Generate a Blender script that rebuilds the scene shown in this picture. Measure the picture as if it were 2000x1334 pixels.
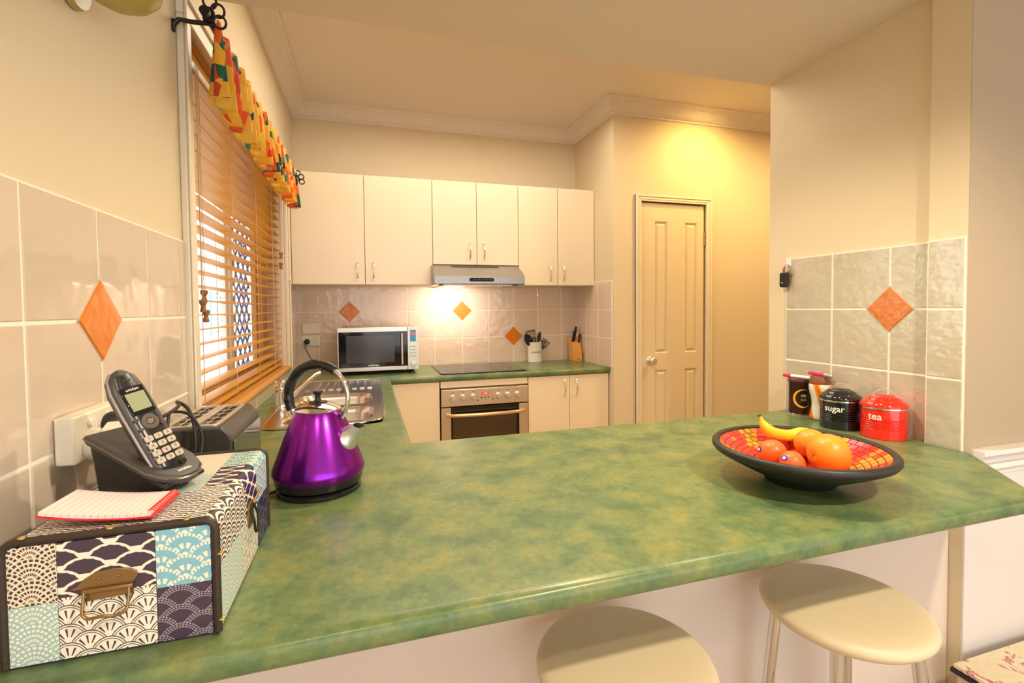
import bpy, math, random
from mathutils import Vector, Matrix, Euler
for o in list(bpy.data.objects): bpy.data.objects.remove(o)
S = bpy.context.scene
C = S.collection
R = random.Random(7)
PI = math.pi
cos, sin = math.cos, math.sin

# ------------------------------------------------------------ camera
cd = bpy.data.cameras.new('camera'); cam = bpy.data.objects.new('camera', cd); C.objects.link(cam)
yaw, pit, rol = .293059, -.031582, -.0098895
fw = Vector((sin(yaw)*cos(pit), cos(yaw)*cos(pit), sin(pit)))
r0 = Vector((cos(yaw), -sin(yaw), 0)); u0 = r0.cross(fw)
r2 = cos(rol)*r0 + sin(rol)*u0; u2 = -sin(rol)*r0 + cos(rol)*u0
m = Matrix((r2, u2, -fw)).transposed().to_4x4(); m.translation = Vector((.46588, -3.54394, 1.31449))
cam.matrix_world = m
cd.sensor_width = 36; cd.lens = 933.46/2000*36; cd.shift_y = -35.44/2000; cd.clip_start = .02
S.camera = cam
# ------------------------------------------------------------ world, lights, exposure
W = bpy.data.worlds.new('world'); S.world = W; W.use_nodes = True
bg = W.node_tree.nodes['Background']; bg.inputs[0].default_value = (.92, .95, 1, 1); bg.inputs[1].default_value = 2.4
S.view_settings.view_transform = 'Standard'; S.view_settings.look = 'None'
S.view_settings.gamma = 1; S.view_settings.use_curve_mapping = False
S.view_settings.exposure = 0.08
def area(name, loc, rot, sx, sy, power, col, spread=PI):
    l = bpy.data.lights.new(name, 'AREA'); l.shape = 'RECTANGLE'; l.size = sx; l.size_y = sy
    l.energy = power; l.color = col; l.spread = spread
    o = bpy.data.objects.new(name, l); C.objects.link(o); o.location = loc; o.rotation_euler = rot; return o
def spot(name, loc, to, power, col, ang=120, blend=.6, r=.04):
    l = bpy.data.lights.new(name, 'SPOT'); l.energy = power; l.color = col
    l.spot_size = math.radians(ang); l.spot_blend = blend; l.shadow_soft_size = r
    o = bpy.data.objects.new(name, l); C.objects.link(o); o.location = loc
    o.rotation_euler = (Vector(to)-Vector(loc)).to_track_quat('-Z', 'Y').to_euler(); return o
WARM = (1, .86, .66)
def sun(name, d, power, col, ang=.02):
    l = bpy.data.lights.new(name, 'SUN'); l.energy = power; l.color = col; l.angle = ang
    o = bpy.data.objects.new(name, l); C.objects.link(o); o.rotation_euler = Vector(d).to_track_quat('-Z', 'Y').to_euler(); return o
sun('sun', (-1, -.35, -1.05), 4.5, (1, .95, .86))
area('dining_rear_fill', (1.6, -6.3, 1.25), (PI/2, 0, 0), 3.4, 2.0, 8, (1, .93, .84))  # added daylight fill behind the camera; no glass door is modelled
area('dining_side_fill', (4.8, -4.4, 1.4), (PI/2, 0, PI/2), 1.8, 1.4, 4, (1, .95, .88))  # added side fill for the dining end, no window built here
spot('downlight_kitchen_beam', (1.085, -2.285, 2.19), (1.085, -2.285, 0), 34, WARM, 150, .5, .03)
spot('downlight_right_beam', (1.62, -2.50, 2.19), (1.52, -2.52, 0), 17, WARM, 80, .6, .03)
spot('downlight_dining_beam', (1.5, -3.72, 2.19), (1.45, -3.6, 0), 85, WARM, 150, .5, .04)
spot('downlight_dining_left_beam', (.35, -3.95, 2.19), (.35, -3.8, 0), 20, WARM, 150, .5, .04)
spot('pantry_downlight_beam', (2.74, -1.02, 2.66), (2.74, -.60, 1.9), 30, (1, .66, .20), 140, 1, .06)
area('passage_light_glow', (3.3, -1.5, 2.6), (0, 0, 0), .35, .35, 22, (1, .70, .34))
area('kitchen_soft_fill', (1.1, -1.1, 2.6), (0, 0, 0), 1.6, 1.1, 24, (1, .86, .68))  # added broad fill to brighten the kitchen, no ceiling fitting here
area('hood_lamp_glow', (1.03, -.25, 1.458), (math.radians(34), 0, 0), .09, .05, 3.6, (1, .84, .68))

# ------------------------------------------------------------ materials
MC = {}
def mat(name, col, rough=.5, metal=0., bump=None, var=0., coat=0., emit=None, spec=None, trans=0.):
    """bump = (scale, strength, distance, detail); var = brightness variation per object"""
    if name in MC: return MC[name]
    m = bpy.data.materials.new(name); m.use_nodes = True; nt = m.node_tree; b = nt.nodes['Principled BSDF']
    b.inputs['Base Color'].default_value = (*col, 1); b.inputs['Roughness'].default_value = rough
    b.inputs['Metallic'].default_value = metal; b.inputs['Coat Weight'].default_value = coat
    if spec is not None: b.inputs['Specular IOR Level'].default_value = spec
    b.inputs['Transmission Weight'].default_value = trans
    if emit: b.inputs['Emission Color'].default_value = (*emit[0], 1); b.inputs['Emission Strength'].default_value = emit[1]
    tc = nt.nodes.new('ShaderNodeTexCoord')
    if bump:
        n = nt.nodes.new('ShaderNodeTexNoise'); n.inputs['Scale'].default_value = bump[0]
        n.inputs['Detail'].default_value = bump[3] if len(bump) > 3 else 2
        bp = nt.nodes.new('ShaderNodeBump'); bp.inputs['Strength'].default_value = bump[1]; bp.inputs['Distance'].default_value = bump[2]
        oi = nt.nodes.new('ShaderNodeObjectInfo'); ad = nt.nodes.new('ShaderNodeVectorMath'); ad.operation = 'ADD'
        sc = nt.nodes.new('ShaderNodeVectorMath'); sc.operation = 'SCALE'; sc.inputs['Scale'].default_value = 9
        cb = nt.nodes.new('ShaderNodeCombineXYZ')
        for i in range(3): nt.links.new(oi.outputs['Random'], cb.inputs[i])
        nt.links.new(cb.outputs[0], sc.inputs[0]); nt.links.new(tc.outputs['Object'], ad.inputs[0]); nt.links.new(sc.outputs[0], ad.inputs[1])
        nt.links.new(ad.outputs[0], n.inputs['Vector']); nt.links.new(n.outputs['Fac'], bp.inputs['Height'])
        nt.links.new(bp.outputs['Normal'], b.inputs['Normal'])
    if var:
        oi = nt.nodes.new('ShaderNodeObjectInfo'); hs = nt.nodes.new('ShaderNodeHueSaturation')
        hs.inputs['Color'].default_value = (*col, 1)
        mr = nt.nodes.new('ShaderNodeMapRange'); mr.inputs['To Min'].default_value = 1-var; mr.inputs['To Max'].default_value = 1+var
        nt.links.new(oi.outputs['Random'], mr.inputs['Value']); nt.links.new(mr.outputs[0], hs.inputs['Value'])
        nt.links.new(hs.outputs[0], b.inputs['Base Color'])
    MC[name] = m; return m
def ramp_mat(name, stops, scale=8, detail=6, rough=.4, distortion=0, stretch=(1, 1, 1), metal=0, bump=0, kind='noise', coat=0, interp='LINEAR', rnd=0):
    if name in MC: return MC[name]
    m = bpy.data.materials.new(name); m.use_nodes = True; nt = m.node_tree; b = nt.nodes['Principled BSDF']
    tc = nt.nodes.new('ShaderNodeTexCoord'); mp = nt.nodes.new('ShaderNodeMapping'); mp.inputs['Scale'].default_value = stretch
    nt.links.new(tc.outputs['Object'], mp.inputs[0])
    if kind == 'noise':
        n = nt.nodes.new('ShaderNodeTexNoise'); n.inputs['Detail'].default_value = detail; n.inputs['Distortion'].default_value = distortion; out = n.outputs['Fac']
        n.inputs['Roughness'].default_value = .62
    elif kind == 'wave':
        n = nt.nodes.new('ShaderNodeTexWave'); n.inputs['Detail'].default_value = detail; n.inputs['Distortion'].default_value = distortion; out = n.outputs['Fac']
    else:
        n = nt.nodes.new('ShaderNodeTexVoronoi'); out = n.outputs['Color']
        sp = nt.nodes.new('ShaderNodeSeparateColor'); nt.links.new(out, sp.inputs[0]); out = sp.outputs[0]
    n.inputs['Scale'].default_value = scale
    nt.links.new(mp.outputs[0], n.inputs['Vector'])
    r = nt.nodes.new('ShaderNodeValToRGB'); el = r.color_ramp.elements; r.color_ramp.interpolation = interp
    while len(el) < len(stops): el.new(.5)
    for e, (p, c) in zip(el, stops): e.position = p; e.color = (*c, 1)
    nt.links.new(out, r.inputs[0]); nt.links.new(r.outputs[0], b.inputs['Base Color'])
    b.inputs['Roughness'].default_value = rough; b.inputs['Metallic'].default_value = metal; b.inputs['Coat Weight'].default_value = coat
    if bump:
        bp = nt.nodes.new('ShaderNodeBump'); bp.inputs['Strength'].default_value = bump; bp.inputs['Distance'].default_value = .004
        nt.links.new(out, bp.inputs['Height']); nt.links.new(bp.outputs[0], b.inputs['Normal'])
    MC[name] = m; return m
wall_m = mat('cream_wall_paint', (.70, .59, .405), .6, bump=(60, .08, .002))
wall_w = mat('white_wainscot_paint', (.80, .74, .70), .45)
ceil_m = mat('ceiling_paint', (.76, .68, .60), .8, bump=(90, .1, .002))
soff_m = mat('soffit_paint', (.74, .64, .50), .8, bump=(90, .1, .002))
trim_m = mat('gloss_cream_trim_paint', (.78, .68, .52), .3)
corn_m = ramp_mat('plaster_cornice', [(0, (.70, .62, .55)), (1, (.80, .72, .64))], 34, 3, .7, bump=.6)
tile_m = mat('glazed_beige_tile', (.61, .50, .385), .07, bump=(9, .35, .010, 2), var=.04)
tile_b = mat('glazed_pink_beige_tile', (.72, .55, .42), .10, bump=(14, .45, .010, 2), var=.04)
tile_r = mat('glazed_rippled_tile', (.52, .465, .36), .03, bump=(24, .38, .010, 2), var=.03, spec=1.0, coat=1.0)
grout_m = mat('pale_grout', (.88, .82, .70), .8)
dia_m = mat('glazed_orange_tile', (.66, .19, .014), .12, bump=(12, .3, .01), spec=.3)
cab_m = mat('cream_laminate_door', (.82, .69, .50), .32, bump=(140, .05, .001))
carc_m = mat('cabinet_carcass', (.70, .60, .46), .5)
door_m = mat('cream_door_paint', (.74, .62, .42), .35)
dark_m = mat('dark_gap', (.03, .02, .015), .6)
chrome = mat('chrome', (.82, .80, .78), .08, 1)
steel = mat('brushed_steel', (.62, .57, .50), .28, 1)
steel_l = mat('satin_light_steel', (.74, .70, .64), .35, .9)
hood_m = mat('hood_steel', (.36, .34, .32), .34, .9)
steel_w = mat('oven_warm_steel', (.70, .60, .46), .35, .85)
sink_m = mat('sink_steel', (.66, .60, .54), .2, 1)
black = mat('black_plastic', (.012, .011, .012), .25)
blackg = mat('black_gloss', (.008, .008, .010), .06)
grey_pl = mat('dark_grey_plastic', (.055, .05, .045), .35)
rubber = mat('black_rubber', (.012, .012, .012), .55)
white_pl = mat('cream_white_plastic', (.80, .74, .60), .35)
brass = mat('brass', (.65, .42, .10), .3, 1)
bronze = mat('antique_bronze', (.30, .19, .08), .38, .9)
purple = mat('anodised_purple', (.27, .022, .42), .22, .92)
# green mottled laminate
def counter_mat():
    m = bpy.data.materials.new('green_mottled_laminate'); m.use_nodes = True; nt = m.node_tree; b = nt.nodes['Principled BSDF']
    tc = nt.nodes.new('ShaderNodeTexCoord')
    def noise(s, d, ro=.6, di=0):
        n = nt.nodes.new('ShaderNodeTexNoise'); n.inputs['Scale'].default_value = s; n.inputs['Detail'].default_value = d
        n.inputs['Roughness'].default_value = ro; n.inputs['Distortion'].default_value = di
        nt.links.new(tc.outputs['Object'], n.inputs['Vector']); return n
    a = noise(11, 9, .72, .15); c = noise(70, 5, .7)
    r = nt.nodes.new('ShaderNodeValToRGB'); e = r.color_ramp.elements
    e[0].position = .34; e[0].color = (.062, .130, .060, 1); e[1].position = .72; e[1].color = (.28, .27, .08, 1)
    x = e.new(.5); x.color = (.140, .205, .080, 1)
    nt.links.new(a.outputs['Fac'], r.inputs[0])
    mx = nt.nodes.new('ShaderNodeMix'); mx.data_type = 'RGBA'; mx.blend_type = 'OVERLAY'; mx.inputs[0].default_value = .45
    nt.links.new(r.outputs[0], mx.inputs[6]); nt.links.new(c.outputs['Fac'], mx.inputs[7])
    nt.links.new(mx.outputs[2], b.inputs['Base Color']); b.inputs['Roughness'].default_value = .30
    return m
counter_m = counter_mat()
wood_o = ramp_mat('honey_timber', [(0, (.50, .22, .045)), (1, (.72, .38, .10))], 3, 5, .35, 2, (1, 12, 12))
slat_m = None
def slat_mat():
    m = bpy.data.materials.new('honey_timber_slat'); m.use_nodes = True; nt = m.node_tree; b = nt.nodes['Principled BSDF']
    b.inputs['Base Color'].default_value = (.72, .43, .075, 1); b.inputs['Roughness'].default_value = .35
    tr = nt.nodes.new('ShaderNodeBsdfTranslucent'); tr.inputs[0].default_value = (1, .66, .14, 1)
    mx = nt.nodes.new('ShaderNodeMixShader'); mx.inputs[0].default_value = .34
    nt.links.new(b.outputs[0], mx.inputs[1]); nt.links.new(tr.outputs[0], mx.inputs[2])
    nt.links.new(mx.outputs[0], nt.nodes['Material Output'].inputs[0]); return m
slat_m = slat_mat()
def glass_mat(name, tint=(1, 1, 1), refl=.12, rough=.02):
    m = bpy.data.materials.new(name); m.use_nodes = True; nt = m.node_tree
    nt.nodes.remove(nt.nodes['Principled BSDF'])
    t = nt.nodes.new('ShaderNodeBsdfTransparent'); t.inputs[0].default_value = (*tint, 1)
    g = nt.nodes.new('ShaderNodeBsdfGlossy'); g.inputs['Roughness'].default_value = rough; g.inputs['Color'].default_value = (1, 1, 1, 1)
    mx = nt.nodes.new('ShaderNodeMixShader'); mx.inputs[0].default_value = refl
    nt.links.new(t.outputs[0], mx.inputs[1]); nt.links.new(g.outputs[0], mx.inputs[2])
    nt.links.new(mx.outputs[0], nt.nodes['Material Output'].inputs[0]); return m
glass = glass_mat('window_glass', (1, 1, 1), .06)
glass_oven = glass_mat('tinted_oven_glass', (.66, .52, .28), .10, .03)
glass_mw = glass_mat('smoked_microwave_glass', (.25, .24, .24), .10, .03)
fabric = None
def fabric_mat():
    m = bpy.data.materials.new('tropical_print_fabric'); m.use_nodes = True; nt = m.node_tree; b = nt.nodes['Principled BSDF']
    uv = nt.nodes.new('ShaderNodeUVMap'); uv.uv_map = 'UVMap'
    n = nt.nodes.new('ShaderNodeTexNoise'); n.inputs['Scale'].default_value = 3.0; n.inputs['Detail'].default_value = 2
    ad = nt.nodes.new('ShaderNodeMix'); ad.data_type = 'RGBA'; ad.blend_type = 'ADD'; ad.inputs[0].default_value = .30
    nt.links.new(uv.outputs[0], n.inputs['Vector']); nt.links.new(uv.outputs[0], ad.inputs[6]); nt.links.new(n.outputs['Color'], ad.inputs[7])
    v = nt.nodes.new('ShaderNodeTexVoronoi'); v.inputs['Scale'].default_value = 10.5; nt.links.new(ad.outputs[2], v.inputs['Vector'])
    sp = nt.nodes.new('ShaderNodeSeparateColor'); nt.links.new(v.outputs['Color'], sp.inputs[0])
    r = nt.nodes.new('ShaderNodeValToRGB'); r.color_ramp.interpolation = 'CONSTANT'; el = r.color_ramp.elements
    st = [(0, (.80, .40, .03)), (.26, (.012, .10, .07)), (.38, (.78, .11, .015)), (.54, (.84, .50, .06)), (.72, (.60, .05, .02)), (.80, (.008, .02, .015)), (.89, (.03, .22, .17)), (.95, (.75, .24, .10))]
    while len(el) < len(st): el.new(.5)
    for e, (p, c) in zip(el, st): e.position = p; e.color = (*c, 1)
    nt.links.new(sp.outputs[0], r.inputs[0]); nt.links.new(r.outputs[0], b.inputs['Base Color'])
    b.inputs['Roughness'].default_value = .8
    return m
fabric = fabric_mat()

def wave_mat(name, axes, w, bgc, fgc, style, rough=.35):
    """overlapping-scale (wave) print: axes pick two object coordinates, w = scale radius in metres"""
    m = bpy.data.materials.new(name); m.use_nodes = True; nt = m.node_tree; b = nt.nodes['Principled BSDF']; L = nt.links
    tc = nt.nodes.new('ShaderNodeTexCoord'); sx = nt.nodes.new('ShaderNodeSeparateXYZ'); L.new(tc.outputs['Object'], sx.inputs[0])
    def M(op, a, b_=None, c=None):
        n = nt.nodes.new('ShaderNodeMath'); n.operation = op
        for i, v in enumerate((a, b_, c)):
            if v is None: continue
            if isinstance(v, (int, float)): n.inputs[i].default_value = v
            else: L.new(v, n.inputs[i])
        return n.outputs[0]
    u = M('MULTIPLY', sx.outputs[axes[0]], 1/w); v = M('MULTIPLY', sx.outputs[axes[1]], {'fan': .88, 'daisy': .95, 'dash': 1.05, 'dots': 1.0}.get(style, 1.25)/w)
    h = .5 if style != 'ogee' else .62
    asp = 1.0 if style != 'ogee' else .8
    j = M('FLOOR', M('DIVIDE', v, h)); fr = M('SUBTRACT', v, M('MULTIPLY', j, h))
    par = M('MULTIPLY', M('ABSOLUTE', M('MODULO', j, 2.0)), 1.0)
    def cell(parity):
        t = M('ADD', M('SUBTRACT', u, parity), 1000.0)
        return M('SUBTRACT', M('MODULO', t, 2.0), 1.0)
    dx2 = cell(par); dx1 = cell(M('SUBTRACT', 1.0, par))
    dy2 = fr; dy1 = M('ADD', fr, h)
    def dist(x, y): return M('SQRT', M('ADD', M('MULTIPLY', x, x), M('MULTIPLY', M('MULTIPLY', y, y), 1/asp**2 if False else 1.0)))
    d1 = dist(dx1, dy1); d2 = dist(dx2, dy2)
    ins = M('LESS_THAN', d1, 1.0)
    def sel(a, b_): return M('ADD', M('MULTIPLY', ins, a), M('MULTIPLY', M('SUBTRACT', 1.0, ins), b_))
    d = sel(d1, d2); x = sel(dx1, dx2); y = sel(dy1, dy2)
    ang = M('ARCTAN2', y, x)
    if style == 'rings': f = M('GREATER_THAN', M('SINE', M('MULTIPLY', d, 21.0)), 0.0)
    elif style == 'dots':
        f = M('MULTIPLY', M('GREATER_THAN', M('SINE', M('MULTIPLY', d, 30.0)), -.2), M('GREATER_THAN', M('SINE', M('MULTIPLY', ang, 26.0)), -.5))
        f = M('MULTIPLY', f, M('LESS_THAN', d, .97))
    elif style == 'ogee':
        edge = M('ADD', d, M('MULTIPLY', M('ABSOLUTE', M('SINE', M('MULTIPLY', ang, 8.0))), .035)); f = M('GREATER_THAN', edge, .88)
    elif style == 'fan':
        spoke = M('GREATER_THAN', M('COSINE', M('MULTIPLY', ang, 11.0)), .62); mid = M('MULTIPLY', M('GREATER_THAN', d, .30), M('LESS_THAN', d, .74))
        ring = M('MULTIPLY', M('GREATER_THAN', d, .84), M('LESS_THAN', d, .88)); out = M('GREATER_THAN', d, .95)
        dk = M('MAXIMUM', M('MAXIMUM', M('MULTIPLY', spoke, mid), ring), out); f = M('SUBTRACT', 1.0, dk)
    elif style == 'daisy':
        pet = M('MULTIPLY', M('GREATER_THAN', M('COSINE', M('MULTIPLY', ang, 10.0)), -.3), M('MULTIPLY', M('GREATER_THAN', d, .30), M('LESS_THAN', d, .55)))
        ed = M('MULTIPLY', M('GREATER_THAN', d, .86), M('GREATER_THAN', M('SINE', M('MULTIPLY', ang, 34.0)), -.4))
        ct = M('LESS_THAN', d, .14); f = M('MAXIMUM', M('MAXIMUM', pet, ed), ct)
    else:  # double dashed
        ed = M('GREATER_THAN', M('SINE', M('MULTIPLY', d, 60.0)), 0.0); f = M('MULTIPLY', M('MULTIPLY', ed, M('GREATER_THAN', d, .68)), M('GREATER_THAN', M('SINE', M('MULTIPLY', ang, 40.0)), -.55))
    mx = nt.nodes.new('ShaderNodeMix'); mx.data_type = 'RGBA'; L.new(f, mx.inputs[0])
    mx.inputs[6].default_value = (*bgc, 1); mx.inputs[7].default_value = (*fgc, 1)
    L.new(mx.outputs[2], b.inputs['Base Color']); b.inputs['Roughness'].default_value = rough
    return m

# ------------------------------------------------------------ mesh helpers
class MB:
    def __init__(s): s.v = []; s.f = []; s.uv = None
    def add(s, vs, fs, M=None):
        n = len(s.v)
        for p in vs:
            p = Vector(p)
            s.v.append(tuple(M @ p if M else p))
        for f in fs: s.f.append(tuple(i+n for i in f))
        return s
    def box(s, x0, x1, y0, y1, z0, z1, M=None):
        return s.add([(x0,y0,z0),(x1,y0,z0),(x1,y1,z0),(x0,y1,z0),(x0,y0,z1),(x1,y0,z1),(x1,y1,z1),(x0,y1,z1)],
                     [(0,3,2,1),(4,5,6,7),(0,1,5,4),(1,2,6,5),(2,3,7,6),(3,0,4,7)], M)
    def prism(s, poly, a, b, axis='z', M=None):
        """poly of 2D points (ccw), swept from a to b along axis: z uses (x,y); x uses (y,z); y uses (x,z)"""
        k = len(poly)
        def P(q, t): return {'z': (q[0], q[1], t), 'x': (t, q[0], q[1]), 'y': (q[0], t, q[1])}[axis]
        vs = [P(q, a) for q in poly]+[P(q, b) for q in poly]
        fs = [tuple(range(k))[::-1], tuple(range(k, 2*k))]+[(i, (i+1) % k, (i+1) % k+k, i+k) for i in range(k)]
        return s.add(vs, fs, M)
    def lathe(s, prof, n=48, M=None, a0=0, a1=2*PI):
        full = abs(a1-a0-2*PI) < 1e-6; vs = []; fs = []; idx = []
        cnt = n if full else n+1
        for r, z in prof:
            if r < 1e-6: idx.append([len(vs)]); vs.append((0, 0, z))
            else:
                row = []
                for i in range(cnt):
                    a = a0+(a1-a0)*i/n; row.append(len(vs)); vs.append((r*cos(a), r*sin(a), z))
                idx.append(row)
        for A, B in zip(idx, idx[1:]):
            for i in range(n):
                j = (i+1) % cnt if full else i+1
                if len(A) == 1 and len(B) == 1: continue
                if len(A) == 1: fs.append((A[0], B[j], B[i]))
                elif len(B) == 1: fs.append((A[i], A[j], B[0]))
                else: fs.append((A[i], A[j], B[j], B[i]))
        return s.add(vs, fs, M)
    def tube(s, pts, r, n=10, closed=False, M=None):
        pts = [Vector(p) for p in pts]; k = len(pts); rs = r if isinstance(r, (list, tuple)) else [r]*k
        T = []
        for i in range(k):
            a = pts[i-1] if (i or closed) else pts[0]; b = pts[(i+1) % k] if (i < k-1 or closed) else pts[-1]
            T.append((b-a).normalized())
        up = Vector((0, 0, 1)) if abs(T[0].z) < .9 else Vector((1, 0, 0))
        N = T[0].cross(up).normalized(); vs = []
        for i in range(k):
            N = (N - T[i]*N.dot(T[i])).normalized(); B = T[i].cross(N)
            for q in range(n):
                a = 2*PI*q/n; vs.append(pts[i]+(N*cos(a)+B*sin(a))*rs[i])
        fs = []
        for i in range(k if closed else k-1):
            j = (i+1) % k
            for q in range(n): fs.append((i*n+q, i*n+(q+1) % n, j*n+(q+1) % n, j*n+q))
        if not closed: fs += [tuple(range(n))[::-1], tuple(range((k-1)*n, k*n))]
        return s.add(vs, fs, M)
    def loft(s, rings, cap0=False, cap1=False, M=None):
        n = len(rings[0]); vs = [p for r in rings for p in r]; fs = []
        for i in range(len(rings)-1):
            for q in range(n): fs.append((i*n+q, i*n+(q+1) % n, (i+1)*n+(q+1) % n, (i+1)*n+q))
        if cap0: fs.append(tuple(range(n))[::-1])
        if cap1: fs.append(tuple(range((len(rings)-1)*n, len(rings)*n)))
        return s.add(vs, fs, M)
    def mesh(s, name, mt, smooth=True, ang=35):
        me = bpy.data.meshes.new(name); me.from_pydata(s.v, [], s.f)
        if s.uv:
            l = me.uv_layers.new(name='UVMap')
            for lp in me.loops: l.data[lp.index].uv = s.uv[lp.vertex_index]
        if mt: me.materials.append(mt)
        if smooth:
            me.shade_smooth(); me.set_sharp_from_angle(angle=math.radians(ang))
        return me
def tag(o, label=None, cat=None, group=None, kind=None):
    if label: o['label'] = label
    if cat: o['category'] = cat
    if group: o['group'] = group
    if kind: o['kind'] = kind
    return o
def obj(name, mb, mt, parent=None, bevel=0, seg=2, smooth=True, ang=35, loc=None, rot=None):
    me = mb if isinstance(mb, bpy.types.Mesh) else mb.mesh(name, mt, smooth, ang)
    o = bpy.data.objects.new(name, me); C.objects.link(o)
    if parent: o.parent = parent
    if loc is not None: o.location = loc
    if rot is not None: o.rotation_euler = rot
    if bevel:
        b = o.modifiers.new('bevel', 'BEVEL'); b.width = bevel; b.segments = seg; b.limit_method = 'ANGLE'; b.angle_limit = math.radians(40)
    return o
def thing(name, loc=(0, 0, 0), rz=0, label=None, cat=None, group=None, kind=None, rot=None):
    o = bpy.data.objects.new(name, None); C.objects.link(o); o.location = loc; o.rotation_euler = rot or (0, 0, rz)
    o.empty_display_size = .05
    return tag(o, label, cat, group, kind)
def copy_tree(root, loc=None, rz=None, label=None):
    def cp(o, par):
        c = o.copy(); C.objects.link(c); c.parent = par
        for ch in o.children: cp(ch, c)
        return c
    c = cp(root, None)
    if loc is not None: c.location = loc
    if rz is not None: c.rotation_euler = (0, 0, rz)
    if label: c['label'] = label
    return c
def B(x0, x1, y0, y1, z0, z1): return MB().box(x0, x1, y0, y1, z0, z1)
def rrect(x0, x1, y0, y1, r, n=6):
    pts = []
    for cx, cy, a in ((x1-r, y1-r, 0), (x0+r, y1-r, PI/2), (x0+r, y0+r, PI), (x1-r, y0+r, 3*PI/2)):
        for i in range(n+1): t = a+PI/2*i/n; pts.append((cx+r*cos(t), cy+r*sin(t)))
    return pts
def plate(name, outlines, z0, z1, bevel, mt, parent=None, res=3, loc=None):
    """flat slab with holes and a rounded edge from 2D outlines"""
    cu = bpy.data.curves.new(name, 'CURVE'); cu.dimensions = '2D'; cu.fill_mode = 'BOTH'
    for ol in outlines:
        sp = cu.splines.new('POLY'); sp.points.add(len(ol)-1); sp.use_cyclic_u = True
        for p, q in zip(sp.points, ol): p.co = (q[0], q[1], 0, 1)
    h = (z1-z0)/2; cu.bevel_depth = bevel; cu.extrude = h-bevel; cu.offset = -bevel; cu.bevel_resolution = res
    t = bpy.data.objects.new(name, cu); C.objects.link(t)
    me = bpy.data.meshes.new_from_object(t); bpy.data.objects.remove(t); bpy.data.curves.remove(cu)
    for v in me.vertices: v.co.z += (z0+z1)/2
    me.materials.clear(); me.materials.append(mt); me.shade_smooth(); me.set_sharp_from_angle(angle=math.radians(40))
    return obj(name, me, mt, parent, loc=loc)
def text(name, body, size, mt, parent, M, cyl=None, thick=.0004, bold=0):
    """raised lettering as a mesh; M places the text plane; cyl = radius to wrap about z"""
    cu = bpy.data.curves.new(name, 'FONT'); cu.body = body; cu.size = size; cu.align_x = 'CENTER'; cu.align_y = 'CENTER'
    cu.extrude = thick; cu.offset = bold; cu.resolution_u = 4
    t = bpy.data.objects.new(name, cu); C.objects.link(t)
    me = bpy.data.meshes.new_from_object(t); bpy.data.objects.remove(t); bpy.data.curves.remove(cu)
    for v in me.vertices:
        x, y, z = v.co
        if cyl:
            a = x/cyl; p = Vector(((cyl+z)*sin(a), -(cyl+z)*cos(a), y)); v.co = M @ p
        else: v.co = M @ Vector((x, y, z))
    me.materials.clear(); me.materials.append(mt)
    return obj(name, me, mt, parent)
RX90 = Matrix.Rotation(PI/2, 4, 'X')   # text standing up, facing -y
def T(x, y, z): return Matrix.Translation((x, y, z))

# ------------------------------------------------------------ room shell
XR = 2.084; ZK = 2.705; ZS = 2.228; YB = -1.92
st = lambda o: tag(o, kind='structure')
WY0, WY1, WZ0, WZ1 = -2.02, -.44, .985, 2.10     # window opening
mb = MB()
mb.box(-.16, 0, -7, WY0, 0, 3); mb.box(-.16, 0, WY1, .15, 0, 3); mb.box(-.16, 0, WY0, WY1, 0, WZ0); mb.box(-.16, 0, WY0, WY1, WZ1, 3)
wall_left = st(obj('wall_left', mb, wall_m, smooth=False))
wall_back = st(obj('wall_back', B(0, 2.075, 0, .15, 0, 3), wall_m, smooth=False))
wall_return = st(obj('wall_right', B(2.075, 2.18, -.52, .15, 0, 3), wall_m, smooth=False))
mb = B(2.075, 2.292-.012, -.62, -.52, 0, 3); mb.box(2.813+.012, 5, -.62, -.52, 0, 3); mb.box(2.28, 2.825, -.62, -.52, 2.052, 3)
wall_pantry = st(obj('wall_pantry', mb, wall_m, smooth=False))
mb = MB(); mb.prism([(XR, -1.93), (XR, -2.54), (2.06, -2.54), (2.06, -2.637), (5, -2.637), (5, -2.52), (2.2, -2.52), (2.2, -1.93)][::-1], 0, 3)
wall_side = st(obj('wall_peninsula', mb, wall_m, smooth=False))
obj('dining_face', B(2.0605, 5, -2.6385, -2.637, .9, ZS), mat('tan_wall_skin', (.47, .36, .24), .6), wall_side, smooth=False)  # thin skin over the wall end, a darker tan than the cream walls
st(obj('wall_far_right', B(5, 5.1, -7, .1, 0, 3), wall_m, smooth=False))
st(obj('ceiling', B(-.16, 5.1, YB, .15, ZK, ZK+.1), ceil_m, smooth=False))
st(obj('ceiling_dropped', B(0, 5.0, -7, YB, ZS, 2.7), soff_m, smooth=False))
floor_m = ramp_mat('terracotta_floor_tile', [(.3, (.45, .33, .22)), (.7, (.55, .42, .30))], 5, 4, .35)
fl = thing('floor', kind='structure')
obj('slab', B(-.16, 5.1, -7, .15, -.1, -.008), mat('floor_grout', (.45, .4, .34), .8), fl, smooth=False)
ft = B(-.197, .197, -.197, .197, -.008, 0).mesh('floor_tile', floor_m)
for i in range(8):
    for j in range(9):
        if j > 4 and i > 5: continue
        obj('tile', ft, None, fl, loc=(.2+.4*i, -.3-.4*j, 0))
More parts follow.
